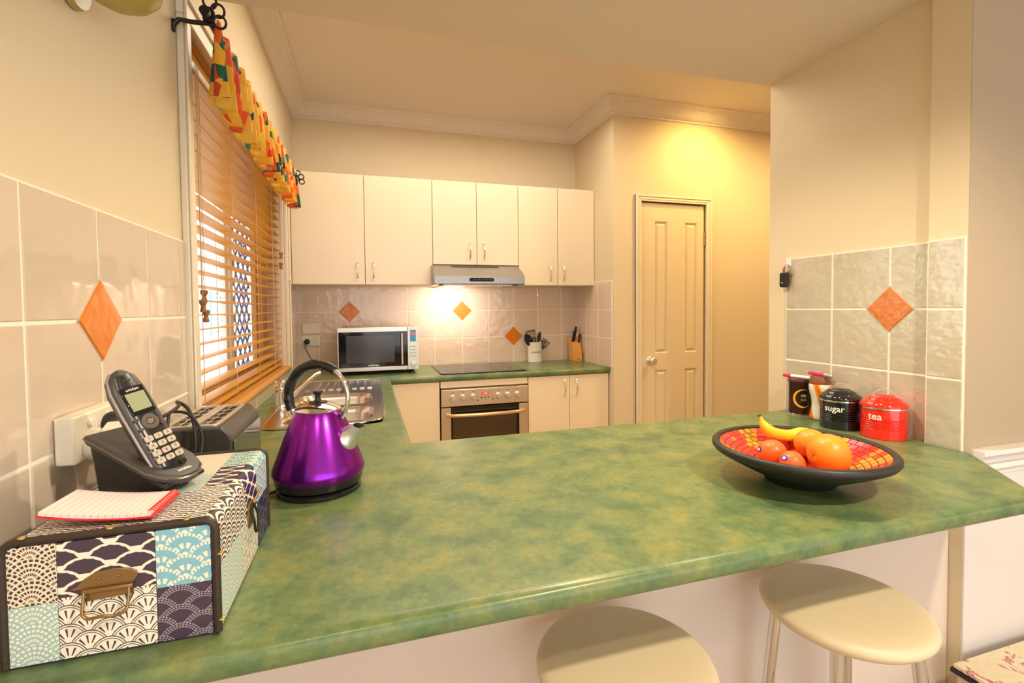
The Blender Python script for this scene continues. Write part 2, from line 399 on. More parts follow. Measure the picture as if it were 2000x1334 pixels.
# cornice swept round the kitchen ceiling
prof = [(0, 2.612), (.010, 2.612), (.013, 2.622), (.022, 2.626), (.042, 2.640), (.058, 2.662), (.066, 2.678), (.078, 2.682), (.082, 2.692), (.10, 2.696), (.10, ZK)]
mb = MB(); rings = []
for d, z in prof: rings.append([(d, YB, z), (d, -d, z), (2.075-d, -d, z), (2.075-d, -.62-d, z), (5, -.62-d, z)])
vs = [p for r in rings for p in r]; fs = []
for i in range(len(rings)-1):
    for q in range(4): fs.append((i*5+q, i*5+q+1, (i+1)*5+q+1, (i+1)*5+q))
mb.add(vs, fs)
cor = st(obj('trim_1', mb, corn_m))
# relief leaves on the plaster cornice
lf = MB()
lf.tube([(-.022, 0, 0), (-.012, .008, .002), (0, .012, .003), (.012, .008, .002), (.022, 0, 0)], [.0012, .004, .0045, .004, .0012], 6)
lf.tube([(-.02, -.006, 0), (-.008, -.012, .001), (.006, -.012, .001), (.018, -.004, 0)], [.001, .0035, .0035, .001], 6)
relief = MB()
def leafrow(P, D, Nn, n, step):
    P = Vector(P); D = Vector(D); Nn = Vector(Nn)
    tz = D.cross(Nn)
    Mx = Matrix((D, tz, Nn)).transposed().to_4x4()
    for i in range(n):
        p = P+D*(i*step); Mi = T(*p) @ Mx
        relief.add(lf.v, lf.f, Mi)
nn = Vector((0, -1, -1)).normalized()
leafrow((.10, -.045, 2.651), (1, 0, 0), nn, 37, .052)
leafrow((2.03, -.71, 2.651+0), (1, 0, 0), nn, 1, .052)
leafrow((2.14, -.665, 2.651), (1, 0, 0), nn, 28, .052)
leafrow((.045, -1.88, 2.651), (0, 1, 0), Vector((1, 0, -1)).normalized(), 34, .052)
leafrow((2.030, -.66, 2.651), (0, 1, 0), Vector((-1, 0, -1)).normalized(), 11, .052)
rl = obj('relief_leaves', relief, corn_m, cor); rl['kind'] = 'stuff'

# ------------------------------------------------------------ tiles
TM = {}
def tile_mesh(axis, w, h, mt, t=.0065):
    k = (axis, round(w, 4), round(h, 4), mt.name)
    if k not in TM:
        a, b = w/2-.0027, h/2-.0027; e = .0016
        # tile front faces local -y ; slightly pillowed edge
        v = [(-a, 0, -b), (a, 0, -b), (a, 0, b), (-a, 0, b), (-a, -t+e, -b), (a, -t+e, -b), (a, -t+e, b), (-a, -t+e, b),
             (-a+e, -t, -b+e), (a-e, -t, -b+e), (a-e, -t, b-e), (-a+e, -t, b-e)]
        f = [(0, 1, 5, 4), (1, 2, 6, 5), (2, 3, 7, 6), (3, 0, 4, 7), (4, 5, 9, 8), (5, 6, 10, 9), (6, 7, 11, 10), (7, 4, 8, 11), (8, 9, 10, 11)]
        me = bpy.data.meshes.new('tile'); me.from_pydata(v, [], f); me.materials.append(mt); TM[k] = me
    return TM[k]
def tiles(parent, plane, org, us, zs, mt, diamonds=(), skip=()):
    """plane: 'back' (u=+x, facing -y), 'left' (wall at x=org facing +x, u=y), 'rightw' (facing -x, u=y)"""
    rot = {'back': 0, 'left': PI/2, 'rightw': -PI/2}[plane]
    def P(u, z, d=0):
        return {'back': (u, org-d, z), 'left': (org+d, u, z), 'rightw': (org-d, u, z)}[plane]
    u0, u1, z0, z1 = min(us), max(us), min(zs), max(zs)
    a = P(u0, z0, 0); b = P(u1, z1, .0048)
    obj('grout', B(min(a[0], b[0]), max(a[0], b[0]), min(a[1], b[1]), max(a[1], b[1]), z0, z1), grout_m, parent, smooth=False)
    for p, q in zip(us, us[1:]):
        for r, s in zip(zs, zs[1:]):
            w = abs(q-p); h = s-r
            if w < .012: continue
            o = obj('tile', tile_mesh('t', w, h, mt), None, parent, loc=P((p+q)/2, (r+s)/2), rot=(0, 0, rot))
    for u, z in diamonds:
        dm = MB(); a = .071
        ring = lambda k, y: [(-k, y, 0), (0, y, -k), (k, y, 0), (0, y, k)]
        g = MB().loft([ring(a+.003, 0), ring(a+.003, -.0069)], cap1=True)
        go = obj('diamond_grout', g, mat('diamond_joint', (.55, .40, .26), .7), parent, loc=P(u, z), rot=(0, 0, rot), smooth=False)
        dm.loft([ring(a, 0), ring(a, -.008), ring(a-.0016, -.0094)], cap1=True)
        do = obj('diamond_tile', dm, dia_m, parent, loc=P(u, z), rot=(0, 0, rot), smooth=False)
        do['label'] = 'glossy orange diamond accent tile'
rows = [.9, 1.1, 1.3, 1.5]
tiles(wall_left, 'left', 0, [-2.707-.2*k for k in range(5, 0, -1)]+[-2.707, -2.507, -2.307, -2.107, -2.083], rows, tile_m, [(-2.507, 1.3)])
tiles(wall_left, 'left', 0, [-2.083, -1.9, -1.7, -1.5, -1.3, -1.1, -.9, -.7, -.5, -.384], [.9, .958], tile_m)
tiles(wall_left, 'left', 0, [-.384, -.2, 0], rows, tile_b)
tiles(wall_back, 'back', 0, [0]+[.1435+.2*k for k in range(10)]+[2.075], rows, tile_b, [(.3435, 1.3), (1.1435, 1.3), (1.5435, 1.1)])
tiles(wall_return, 'rightw', 2.075, [-.6, -.4, -.2, 0], rows, tile_b)
dia_m = mat('glazed_rippled_orange_tile', (.60, .16, .014), .03, bump=(24, .38, .010, 2), spec=1.0, coat=1.0)
tiles(wall_side, 'rightw', XR, [-2.538, -2.419, -2.219, -2.019], rows, tile_r, [(-2.419, 1.3)])
tiles(wall_side, 'rightw', 2.06, [-2.635, -2.541], rows, tile_r)

# ------------------------------------------------------------ window
win = thing('window_1', (0, 0, 0), kind='structure')
AW = .058
def arch(name, parts):
    mb = MB()
    for p in parts: mb.box(*p)
    return obj(name, mb, trim_m, win, bevel=.004)
arch('architrave', [(0, .018, WY0-AW, WY0+.004, .958, WZ1-.004), (0, .018, WY1-.004, WY1+AW, .958, WZ1-.004), (0, .018, WY0-AW, WY1+AW, WZ1-.004, WZ1+AW)])
arch('architrave_bead', [(.018, .026, WY0-AW, WY0-AW+.014, .958, WZ1+AW), (.018, .026, WY1+AW-.014, WY1+AW, .958, WZ1+AW), (.018, .026, WY0-AW+.014, WY1+AW-.014, WZ1+AW-.014, WZ1+AW)])
arch('reveal_lining', [(-.16, 0, WY0, WY0+.006, WZ0, WZ1), (-.16, 0, WY1-.006, WY1, WZ0, WZ1)])
sm = MB(); sm.box(-.16, .0, WY0-.0, WY1, .962, .988)
obj('sill', sm, wood_o, win)
sn = MB(); sn.tube([(.006, WY0-.05, .972), (.006, WY1+.05, .972)], .016, 16); obj('sill_nosing', sn, wood_o, win)
fr = MB()   # timber head and frame
fr.box(-.15, -.10, WY0+.006, WY1-.006, WZ1-.05, WZ1); fr.box(-.15, -.10, WY0+.006, WY1-.006, .988, 1.02)
fr.box(-.15, -.10, WY0+.006, WY0+.05, 1.02, WZ1-.05); fr.box(-.15, -.10, -.60, WY1-.006, 1.02, WZ1-.05)
obj('frame', fr, wood_o, win, bevel=.003)
hd = B(-.10, -.008, WY0+.006, WY1-.006, WZ1-.012, WZ1); obj('head_lining', hd, wood_o, win)
mu = B(-.145, -.108, -1.185, -1.135, 1.02, WZ1-.05); mul = obj('mullion', mu, mat('white_aluminium', (.8, .78, .72), .4), win, bevel=.002)
for k, (a, b) in enumerate(((WY0+.05, -1.185), (-1.135, -.60))):
    s = MB(); z0, z1 = 1.02, WZ1-.05; w = .028
    s.box(-.138, -.118, a, b, z0, z0+w); s.box(-.138, -.118, a, b, z1-w, z1); s.box(-.138, -.118, a, a+w, z0+w, z1-w); s.box(-.138, -.118, b-w, b, z0+w, z1-w)
    sh = obj('sash', s, wood_o if k else mat('white_aluminium', (.8, .78, .72), .4), win, bevel=.002)
    obj('pane', B(-.130, -.126, a+w, b-w, z0+w, z1-w), glass, sh, smooth=False)
# diamond screen outside the right sash
ds = MB(); a0, a1, z0, z1 = -1.13, -.60, 1.04, 2.03; stp = .10
def clipline(y, z, dy, dz):
    t0, t1 = -9, 9
    for c, d, lo, hi in ((y, dy, a0, a1), (z, dz, z0, z1)):
        ta, tb = (lo-c)/d, (hi-c)/d
        if ta > tb: ta, tb = tb, ta
        t0, t1 = max(t0, ta), min(t1, tb)
    return (t0, t1) if t1-t0 > .01 else None
for k in range(-30, 30):
    for sgn in (1, -1):
        y = -.87+k*stp; z = 1.5; r = clipline(y, z, .75, sgn*.66)
        if r: ds.tube([(-.158, y+.75*t, z+sgn*.66*t) for t in r], .005, 4)
obj('diamond_screen', ds, mat('blue_grey_screen', (.10, .16, .36), .5), win)

# ------------------------------------------------------------ benchtop
pts = [(-.018, .018), (-.018, -2.90), (1.85, -2.90), (2.082, -2.642), (2.068, -2.63), (2.068, -2.543), (2.102, -2.543), (2.102, -2.035), (.59, -2.035), (.59, -.575), (2.069, -.575), (2.093, -.55), (2.093, .018)]
hole = rrect(.118, .505, -1.725, -1.005, .03, 4)[::-1]
bt = plate('benchtop', [pts, hole], .86, .90, .0165, counter_m, res=4)
tag(bt, 'U-shaped green mottled laminate benchtop running along three sides of the kitchen', 'benchtop')

# ------------------------------------------------------------ cabinets
def pull(parent, loc, L=.105, rot=None, name='handle'):
    mb = MB(); n = 12; P_ = []; rr = []
    for i in range(n+1):
        t = i/n; z = (t-.5)*L; P_.append((0, -.004-.022*sin(PI*t)**.8, z)); rr.append(.0038+.0016*abs(cos(PI*t)))
    mb.tube(P_, rr, 8); mb.tube([(0, 0, L/2-.002), (0, -.008, L/2-.002)], .0062, 8); mb.tube([(0, 0, -L/2+.002), (0, -.008, -L/2+.002)], .0062, 8)
    o = obj(name, mb, chrome, parent, loc=loc, rot=rot); o['label'] = 'curved chrome bow handle'
    return o
def cab(name, x0, x1, z0, z1, yb, yf, doors, label, handles=(), group=None):
    t = thing(name, (x0, 0, z0), 0, label, 'cabinet', group)
    w = x1-x0; h = z1-z0
    obj('body', B(.0015, w-.0015, yf+.019, yb, 0, h), carc_m, t, smooth=False)
    for (a, b) in doors:
        d = obj('door', B(a-x0+.0018, b-x0-.0018, yf, yf+.017, .002, h-.002), cab_m, t, bevel=.0012)
        for hx, hz in handles:
            if a < hx < b: pull(d, (hx-x0, yf, hz-z0))
    return t
G = 'cream wall cabinets over the back bench'
cab('wall_cabinet', .024, .888, 1.475, 2.173, -.003, -.335, [(.024, .456), (.456, .888)], 'wide two-door cream wall cabinet left of the range hood, above the microwave', [(.41, 1.563), (.508, 1.563)], G)
cab('wall_cabinet', .888, 1.487, 1.612, 2.173, -.003, -.335, [(.888, 1.189), (1.189, 1.487)], 'short two-door cream wall cabinet directly above the range hood', [(1.14, 1.703), (1.238, 1.703)], G)
cab('wall_cabinet', 1.487, 2.073, 1.475, 2.173, -.003, -.335, [(1.487, 1.783), (1.783, 2.073)], 'narrow two-door cream wall cabinet between range hood and the right corner', [(1.723, 1.565), (1.826, 1.565)], G)
ff = obj('filler_panel', B(0.001, .0225, -.333, -.003, 1.475, 2.173), cab_m, bevel=.001); tag(ff, 'narrow cream filler strip between window wall and first wall cabinet', 'panel')
YF = -.555
G = 'cream base cabinets under the green bench'
cab('base_cabinet', .60, .890, .10, .858, -.01, YF, [(.60, .890)], 'single-door cream base cabinet left of the oven, lit orange', [], G)
cab('base_cabinet', 1.476, 2.068, .10, .858, -.01, YF, [(1.476, 1.772), (1.772, 2.068)], 'two-door cream base cabinet right of the oven', [(1.735, .772), (1.822, .772)], G)
kb = obj('kickboard', B(.60, 2.068, -.50, -.485, 0, .098), cab_m); tag(kb, 'cream kickboard below the base cabinets beside the oven', 'kickboard')
# sink run (doors face the aisle)
sc = thing('sink_cabinet', (0, 0, 0), 0, 'long cream base cabinet carrying the sink below the window', 'cabinet', G)
sb = MB(); sb.box(.008, .55, -.985, -.0605, .10, .855); sb.box(.008, .55, -2.03, -1.745, .10, .855); sb.box(.008, .55, -1.745, -.985, .10, .68)
obj('body', sb, carc_m, sc, smooth=False)
for a in range(3): 
    d = obj('door', B(.552, .568, -2.028+a*.478+.002, -2.028+(a+1)*.478-.002, .102, .853), cab_m, sc, bevel=.001)
# peninsula body with its dining-side panel
pc = thing('peninsula_cabinet', (0, 0, 0), 0, 'cream peninsula base with plain dining-side panel behind the stools', 'cabinet')
obj('body', B(.008, 2.05, -2.585, -2.05, .0, .858), carc_m, pc, smooth=False)
obj('back_panel', B(.008, 2.058, -2.606, -2.587, .0, .858), mat('pale_panel_laminate', (.80, .68, .585), .4), pc, bevel=.0015)

# ------------------------------------------------------------ pantry door
dr = thing('door_1', (2.292, -.62, 0), kind='structure')
W_, H_ = .521, 2.04; xs = [(.113, .217), (.361, .465)]; zz = [(.25, .868), (.985, 1.915)]
mb = MB(); yF = .012
for a, b in ((0, xs[0][0]), (xs[0][1], xs[1][0]), (xs[1][1], W_)): mb.box(a, b, yF, yF+.03, .005, H_)
for x0, x1 in xs:
    for a, b in ((.005, zz[0][0]), (zz[0][1], zz[1][0]), (zz[1][1], H_)): mb.box(x0, x1, yF, yF+.03, a, b)
obj('leaf', mb, door_m, dr, smooth=False)
for x0, x1 in xs:
    for z0, z1 in zz:
        r = lambda k, y: [(x0+k, y, z0+k), (x1-k, y, z0+k), (x1-k, y, z1-k), (x0+k, y, z1-k)]
        p_ = MB().loft([r(0, yF), r(.012, yF+.013), r(.030, yF+.001)], cap1=True)
        p_.f = [f[::1] for f in p_.f]
        obj('panel', p_, door_m, dr, smooth=False)
kn = MB(); MK = T(.072, yF, .937) @ Matrix.Rotation(PI/2, 4, 'X')
kn.lathe([(0, 0), (.026, 0), (.027, .004), (.022, .008), (.010, .011), (.009, .030), (.019, .036), (.026, .046), (.026, .052), (.020, .060), (.0, .062)], 32, MK)
obj('door_knob', kn, steel_l, dr)
for hz in (1.80, .3):
    hg = MB(); hg.tube([(W_+.003, yF-.004, hz-.045), (W_+.003, yF-.004, hz+.045)], .0065, 10); hg.tube([(W_+.003, yF-.004, hz+.045), (W_+.003, yF-.004, hz+.052)], .004, 8)
    hg.box(W_-.004, W_+.014, yF-.001, yF+.002, hz-.042, hz+.042)
    obj('hinge', hg, brass, dr)
mb = MB()
for (o_, t_, w0, w1) in ((0, .012, .0, .046), (0, .018, .030, .046), (0, .015, .012, .022)):
    a = .006
    mb.box(-a-w1, -a-w0, -t_, .0, 0, H_+.006+w0 if False else H_+a+w1); mb.box(W_+a+w0, W_+a+w1, -t_, .0, 0, H_+a+w1)
    mb.box(-a-w0, W_+a+w0, -t_, .0, H_+a+w0, H_+a+w1)
tr = st(obj('trim_2', mb, trim_m, bevel=.002, loc=(2.292, -.62, 0)))
st(obj('door_stop_backing', B(2.28, 2.825, -.56, -.54, 0, 2.05), dark_m, smooth=False))

# dado rail and wainscot on the dining side of the peninsula wall
wn = MB(); wn.box(2.061, 5, -2.643, -2.6375, .0, .83); w_ = obj('trim_3', wn, wall_w, smooth=False); st(w_)
dp = [(-2.6375, .905), (-2.672, .905), (-2.674, .893), (-2.664, .886), (-2.660, .868), (-2.652, .858), (-2.656, .846), (-2.646, .838), (-2.646, .826), (-2.6375, .82)]
dd = MB().prism(dp, 2.083, 5, 'x'); st(obj('trim_4', dd, wall_w, smooth=False))

# ------------------------------------------------------------ venetian blind
vb = thing('venetian_blind', (-.042, (WY0+WY1)/2, .99), 0, 'honey timber venetian blind hanging half open in the kitchen window', 'blind')
hl = (WY1-WY0)/2-.012
sl = MB(); n = 5; W2 = .025
for s_ in (1,):
    ring = []
    top = [(-W2+2*W2*i/n, .0012+.0020*sin(PI*i/n)) for i in range(n+1)]; bot = [(x, z-.0024) for x, z in top][::-1]
    sl.prism(top[::-1]+bot[::-1], -hl, hl, 'y')
slm = sl.mesh('slat', slat_m)
zt = []
z = 1.032
while z < 2.03: zt.append(z); z += .045
for i, z in enumerate(zt):
    o = obj('slat', slm, None, vb, loc=(0, 0, z-.99), rot=(0, math.radians(-2), 0))
obj('bottom_rail', B(-.026, .026, -hl, hl, .010, .024), slat_m, vb, bevel=.002)
obj('head_rail', B(-.028, .022, -hl, hl, 1.055, 1.098), slat_m, vb, bevel=.002)
obj('valance_clip_strip', B(.028, .034, -hl, hl, 1.035, 1.052), mat('pale_strip', (.85, .80, .70), .3), vb)
cordm = mat('tan_cord', (.62, .42, .20), .7)
for y in (-.66, -.28, .12, .50, .72):
    c = MB(); c.tube([(.030, y, .01), (.030, y, 1.06)], .0014, 5); c.tube([(-.030, y, .01), (-.030, y, 1.06)], .0014, 5)
    for z in zt: c.tube([(-.03, y, z-.994), (.03, y, z-.994)], .0008, 4)
    obj('ladder_cord', c, cordm, vb)
for y, zs_ in ((-.68, (.36, .39, .33)), (.70, (.60, .66))):
    c = MB()
    for q, ze in enumerate(zs_): c.tube([(.036, y+.012*q, 1.05), (.038, y+.012*q, ze)], .001, 4)
    co = obj('pull_cord', c, cordm, vb)
    for q, ze in enumerate(zs_):
        tb = MB().lathe([(0, 0), (.010, -.002), (.011, -.010), (.006, -.020), (.009, -.034), (.009, -.038), (0, -.040)], 12)
        obj('tassel', tb, ramp_mat('dark_tassel', [(0, (.20, .08, .015)), (1, (.35, .15, .04))], 10), co, loc=(.038, y+.012*q, ze))

# ------------------------------------------------------------ curtain rod and valance
iron = mat('black_iron', (.02, .018, .016), .4, .5)
RXr, RZ = .085, 2.075
rod = thing('curtain_rod', (RXr, -1.33, RZ), 0, 'black iron curtain rod with scrolled ends above the kitchen window', 'curtain rod')
mb = MB().tube([(0, -.78, 0), (0, .76, 0)], .009, 12); obj('pole', mb, iron, rod)
def scroll(sgn):
    mb = MB()
    for cx_, cz_, rr_ in ((.012, .024, .015), (.030, .004, .015), (.034, -.024, .014), (.008, -.006, .013)):
        mb.tube([(cx_+rr_*cos(a), sgn*(.010+.004*sin(a)), cz_+rr_*sin(a)) for a in [2*PI*i/16 for i in range(16)]], .0032, 6, closed=True)
    mb.tube([(0, 0, 0), (0, sgn*.014, 0)], .012, 10)
    return mb
obj('finial', scroll(1), iron, rod, loc=(0, .77, 0))
obj('finial', scroll(-1), iron, rod, loc=(0, -.80, 0), rot=None)
for y in (-.77, .73):
    mb = MB(); mb.tube([(-.083, y, -.028), (-.070, y, -.010), (-.04, y, -.012), (0, y, -.010)], .006, 8); mb.tube([(-.0835, y, -.042), (-.0835, y, -.012)], .006, 8)
    mb.tube([(0, y-.006, 0), (0, y+.006, 0)], .015, 12)
    obj('bracket', mb, iron, rod)
val = MB(); NP = 17; ny = NP*12; nz = 12; y0, y1 = -2.085, -.585; uvs = []
Rv = random.Random(3); ph = [Rv.uniform(-.5, .5) for _ in range(NP+2)]; am = [Rv.uniform(.7, 1.25) for _ in range(NP+2)]; hj = [Rv.uniform(-.012, .012) for _ in range(NP+2)]
vs = []
for i in range(ny+1):
    u = i/ny*NP; k = int(min(u, NP-1e-6)); f = u-k
    A = am[k]*(1-f)+am[k+1]*f; H = hj[k]*(1-f)+hj[k+1]*f
    for j in range(nz+1):
        t = j/nz
        w = 2*PI*u
        # box-like pleats that fan out towards the hem
        dep = (.010+.020*t)*A
        x = RXr+.004+dep*math.tanh(1.9*sin(w+ph[k]*t*.6))
        y = y0+(y1-y0)*i/ny+(.006+.016*t)*cos(w)*A
        z = RZ+.016-(.205+H)*t
        vs.append((x, y, z)); uvs.append((u*.16+.03*sin(w), t*.42))
fs = [(i*(nz+1)+j, (i+1)*(nz+1)+j, (i+1)*(nz+1)+j+1, i*(nz+1)+j+1) for i in range(ny) for j in range(nz)]
val.add(vs, fs); val.uv = uvs
vo = obj('window_valance', val, fabric, ang=60); tag(vo, 'short gathered valance in orange, yellow and green print hanging from the iron rod', 'valance')
so = vo.modifiers.new('thick', 'SOLIDIFY'); so.thickness = .0025

# ------------------------------------------------------------ range hood
hd = thing('range_hood', (.876, 0, 1.472), 0, 'slim stainless range hood under the middle wall cabinet with lit lamp', 'range hood')
w = .600
pf = [(-.338, .003), (-.338, .134), (-.350, .134), (-.41, .108), (-.465, .080), (-.495, .058), (-.503, .052), (-.503, .005), (-.49, .0)]
hb = MB().prism([(-.006, .003)]+pf[::1][0:0]+[(-.006, .134)]+pf[1:]+[(-.49, .003)][0:0], .0, w, 'x')
obj('body', hb, hood_m, hd, ang=25)
ct = MB().prism(rrect(-.082, .082, -.011, .011, .010, 5), -.504, -.498, 'y', M=T(.305, -.004, .030)); obj('control_panel', ct, mat('hood_black_panel', (.01, .01, .01), .5, spec=.2), hd)
bt_ = MB()
for k in range(5): bt_.box(.25+.026*k, .266+.026*k, -.5095, -.507, .027, .034)
obj('buttons', bt_, grey_pl, hd)
vs_ = MB()
sl_ = Vector((0, -.078, -.022)).normalized()
for k in range(24):
    x = .135+.0135*k
    MM = T(x, -.374, .1245) @ Matrix.Rotation(math.atan2(.026, .060), 4, 'X') @ Matrix.Rotation(math.radians(12), 4, 'Z')
    vs_.box(-.0028, .0028, -.016, .016, -.001, .0012, MM)
vo_ = obj('vent_slots', vs_, dark_m, hd)
uf = obj('filter', B(.06, .54, -.46, -.05, -.004, .002), mat('filter_mesh', (.60, .55, .48), .4, .8, bump=(300, .6, .002)), hd)
fl_ = MB()
for k in range(20): fl_.box(.065+.024*k, .077+.024*k, -.45, -.30, -.007, -.004)
obj('filter_slats', fl_, steel, hd)
obj('lamp_lens', B(.10, .20, -.31, -.25, -.009, -.004), mat('lit_lens', (1, .9, .7), .3, emit=((1, .85, .6), 14)), hd, bevel=.002)
for x in (.03, .53): obj('clip', B(x, x+.03, -.475, -.465, -.008, .0), black, hd)

# ------------------------------------------------------------ oven
ov = thing('wall_oven', (.893, 0, .10), 0, 'built-in stainless oven below the cooktop with a curved bar handle', 'oven')
w = .580
obj('cavity', MB().box(.01, w-.01, -.10, -.02, 0, .72).box(.01, .03, -.53, -.10, 0, .72).box(w-.03, w-.01, -.53, -.10, 0, .72).box(.03, w-.03, -.53, -.10, 0, .02).box(.03, w-.03, -.53, -.10, .62, .72),
    mat('oven_enamel', (.50, .34, .14), .5), ov, smooth=False)
obj('fascia_board', B(.002, w-.002, -.555, -.538, .716, .757), cab_m, ov, bevel=.001)
cpz0, cpz1 = .598, .706
cp = obj('control_panel', B(.004, w-.004, -.572, -.53, cpz0, cpz1), steel_w, ov, bevel=.004)
for kx in (.076, .140, .207, .373, .436, .502):
    kb_ = MB().lathe([(0, 0), (.021, 0), (.021, .004), (.017, .006), (.0155, .024), (.013, .027), (0, .027)], 28, T(kx, -.572, cpz0+.054) @ Matrix.Rotation(PI/2, 4, 'X'))
    kb_.box(kx-.0025, kx+.0025, -.603, -.597, cpz0+.041, cpz0+.067)
    obj('knob', kb_, steel_l, ov)
for kx in (.076, .140, .207, .373, .436, .502): obj('symbol', MB().prism(rrect(kx-.004, kx+.004, cpz0+.086, cpz0+.092, .002, 3), -.5726, -.572, 'y'), dark_m, ov)
obj('display', B(.262, .308, -.5735, -.57, cpz0+.066, cpz0+.083), mat('red_display', (.3, .0, .0), .2, emit=((1, .03, .04), .9)), ov)
text('display_digits', '12:00', .014, mat('pink_digits', (1, .5, .5), .4, emit=((1, .35, .35), 1.5)), ov, T(.285, -.5740, cpz0+.0745) @ RX90, thick=.0002)
for bx, bz in ((.262, .046), (.285, .048), (.308, .048), (.236, .032), (.334, .036)):
    obj('button', MB().lathe([(0, 0), (.0045, 0), (.004, .004), (0, .004)], 14, T(bx, -.572, cpz0+bz) @ Matrix.Rotation(PI/2, 4, 'X')), black, ov)
dz1 = .590; df = MB()
df.box(.004, .064, -.567, -.535, .01, dz1); df.box(w-.064, w-.004, -.567, -.535, .01, dz1); df.box(.064, w-.064, -.567, -.535, .01, .10)
od = obj('oven_door', df, steel_w, ov, bevel=.002)
obj('black_band', B(.064, w-.064, -.563, -.54, dz1-.03, dz1), blackg, od)
bf = MB(); bf.box(.064, .078, -.563, -.54, .10, dz1-.03); bf.box(w-.078, w-.064, -.563, -.54, .10, dz1-.03)
obj('black_edge', bf, blackg, od)
obj('glass', B(.078, w-.078, -.560, -.556, .10, dz1-.03), glass_oven, od, smooth=False)
hb = MB(); P_ = [(.035+(w-.07)*i/16, -.572-.042*sin(PI*i/16)**.45, dz1-.045) for i in range(17)]; hb.tube(P_, .0115, 14)
obj('handle', hb, mat('handle_gold_steel', (.70, .52, .28), .3, .85), od)
rk = MB()
for z in (.395,):
    rk.tube([(.04, -.52, z), (w-.04, -.52, z)], .003, 6); rk.tube([(.04, -.14, z), (w-.04, -.14, z)], .003, 6)
    for k in range(24): rk.tube([(.05+k*.0208, -.52, z+.002), (.05+k*.0208, -.14, z+.002)], .0015, 5)
obj('rack', rk, chrome, ov)
dish = MB().lathe([(0, 0), (.09, .0), (.16, .026), (.165, .026), (.092, -.005), (0, -.005)], 40, T(.25, -.32, .404))
db = obj('oven_dish', dish, mat('dish_ceramic', (.75, .6, .38), .4), loc=(.893, 0, .10)); tag(db, 'shallow round dish on the rack inside the oven', 'dish')

# cooktop
ck = thing('cooktop', (1.185, -.30, .90), 0, 'black glass ceramic cooktop set in the back bench', 'cooktop')
plate('glass_top', [rrect(-.285, .285, -.255, .235, .012, 4)], .001, .007, .002, blackg, ck)
zm = mat('hob_ring_print', (.10, .10, .10), .2)
for x, y, r in ((-.15, -.12, .085), (.15, -.12, .07), (-.15, .11, .07), (.15, .11, .085)):
    obj('cooking_zone', MB().lathe([(r-.0015, .0071), (r-.0015, .0075), (r+.0015, .0075), (r+.0015, .0071)], 40, T(x, y, 0)), zm, ck)

# ------------------------------------------------------------ microwave
mw = thing('microwave', (.283, -.385, .90), 0, 'silver microwave with black glass door on the back bench corner', 'microwave')
w, hh, d_ = .497, .276, .345
obj('housing', B(0.004, w-.004, .012, d_, .026, hh+.022), mat('silver_housing', (.55, .52, .48), .35, .7), mw, bevel=.004)
for x in (.04, w-.04):
    for y in (.05, d_-.05): obj('foot', MB().lathe([(0, 0), (.015, 0), (.014, .027), (0, .027)], 16, T(x, y, 0)), rubber, mw)
dw = .425; z0, z1 = .026, .026+hh
df = MB(); df.box(0, dw, -.012, .012, z1-.029, z1); df.box(0, dw, -.012, .012, z0, z0+.024); df.box(0, .006, -.012, .012, z0+.024, z1-.029)
md = obj('door', df, steel_l, mw, bevel=.0015)
obj('window_border', B(.006, dw, -.011, .010, z0+.024, z1-.029), blackg, md, smooth=False)
obj('window_glass', B(.05, .345, -.0118, -.0105, z0+.052, z1-.052), mat('mesh_window', (.055, .05, .05), .16), md, smooth=False)
hb = MB().tube([(.390, -.036, z0+.036), (.390, -.036, z1-.040)], .0068, 12); hb.tube([(.39, -.036, z0+.05), (.39, -.011, z0+.05)], .005, 8); hb.tube([(.39, -.036, z1-.055), (.39, -.011, z1-.055)], .005, 8)
obj('handle', hb, steel_l, md)
text('brand_text', 'contempo', .016, mat('white_print', (.9, .9, .9), .4), md, T(.215, -.0114, z0+.036) @ RX90, thick=.0002, bold=.0003)
cp = obj('control_panel', B(dw+.002, w, -.013, .012, z0, z1), mat('pale_silver_panel', (.72, .74, .68), .35, .4), mw, bevel=.0015)
obj('display', B(dw+.017, w-.017, -.0145, -.0125, z1-.095, z1-.020), mat('teal_display', (.01, .13, .17), .15, emit=((.02, .35, .45), .35)), cp)
obj('display_bar', B(dw+.020, w-.020, -.0150, -.0144, z1-.052, z1-.038), mat('red_segment', (.6, .02, .05), .3, emit=((1, .08, .12), .8)), cp)
for k in range(4):
    for q in range(2):
        x0 = dw+.016+q*.021
        obj('button', B(x0, x0+.018, -.0165, -.012, z1-.130-k*.0205, z1-.118-k*.0205), mat('button_silver', (.62, .62, .58), .3, .6), cp, bevel=.002)
obj('dial', MB().lathe([(0, 0), (.0185, 0), (.0185, .005), (.0155, .014), (0, .015)], 32, T(dw+.037, -.013, z0+.036) @ Matrix.Rotation(PI/2, 4, 'X')), steel_l, cp)

# ------------------------------------------------------------ power points
def switch_plate(name, loc, rz, label, w=.116, h=.073, rocker=1, sockets=0, depth=.008):
    t = thing(name, loc, rz, label, 'socket' if sockets else 'switch')
    obj('plate', B(-w/2, w/2, -depth, 0, -h/2, h/2), white_pl, t, bevel=.003)
    for k in range(rocker):
        x = 0 if rocker == 1 else (-.028+.056*k)
        z = 0 if not sockets else .020
        obj('rocker', MB().prism(rrect(-.009, .009, -.006, .006, .005, 5), -depth-.004, -depth, 'y', M=T(x, 0, z)), white_pl, t, bevel=.001)
    for k in range(sockets):
        x = -.028+.056*k; s = MB()
        for dx, dz, a in ((-.007, .004, .5), (.007, .004, -.5), (0, -.010, 0)):
            s.box(-.0012, .0012, -.0006, .0004, -.004, .004, T(x+dx, -depth, dz-.006) @ Matrix.Rotation(a, 4, 'Y'))
        obj('pin_slots', s, dark_m, t)
    return t
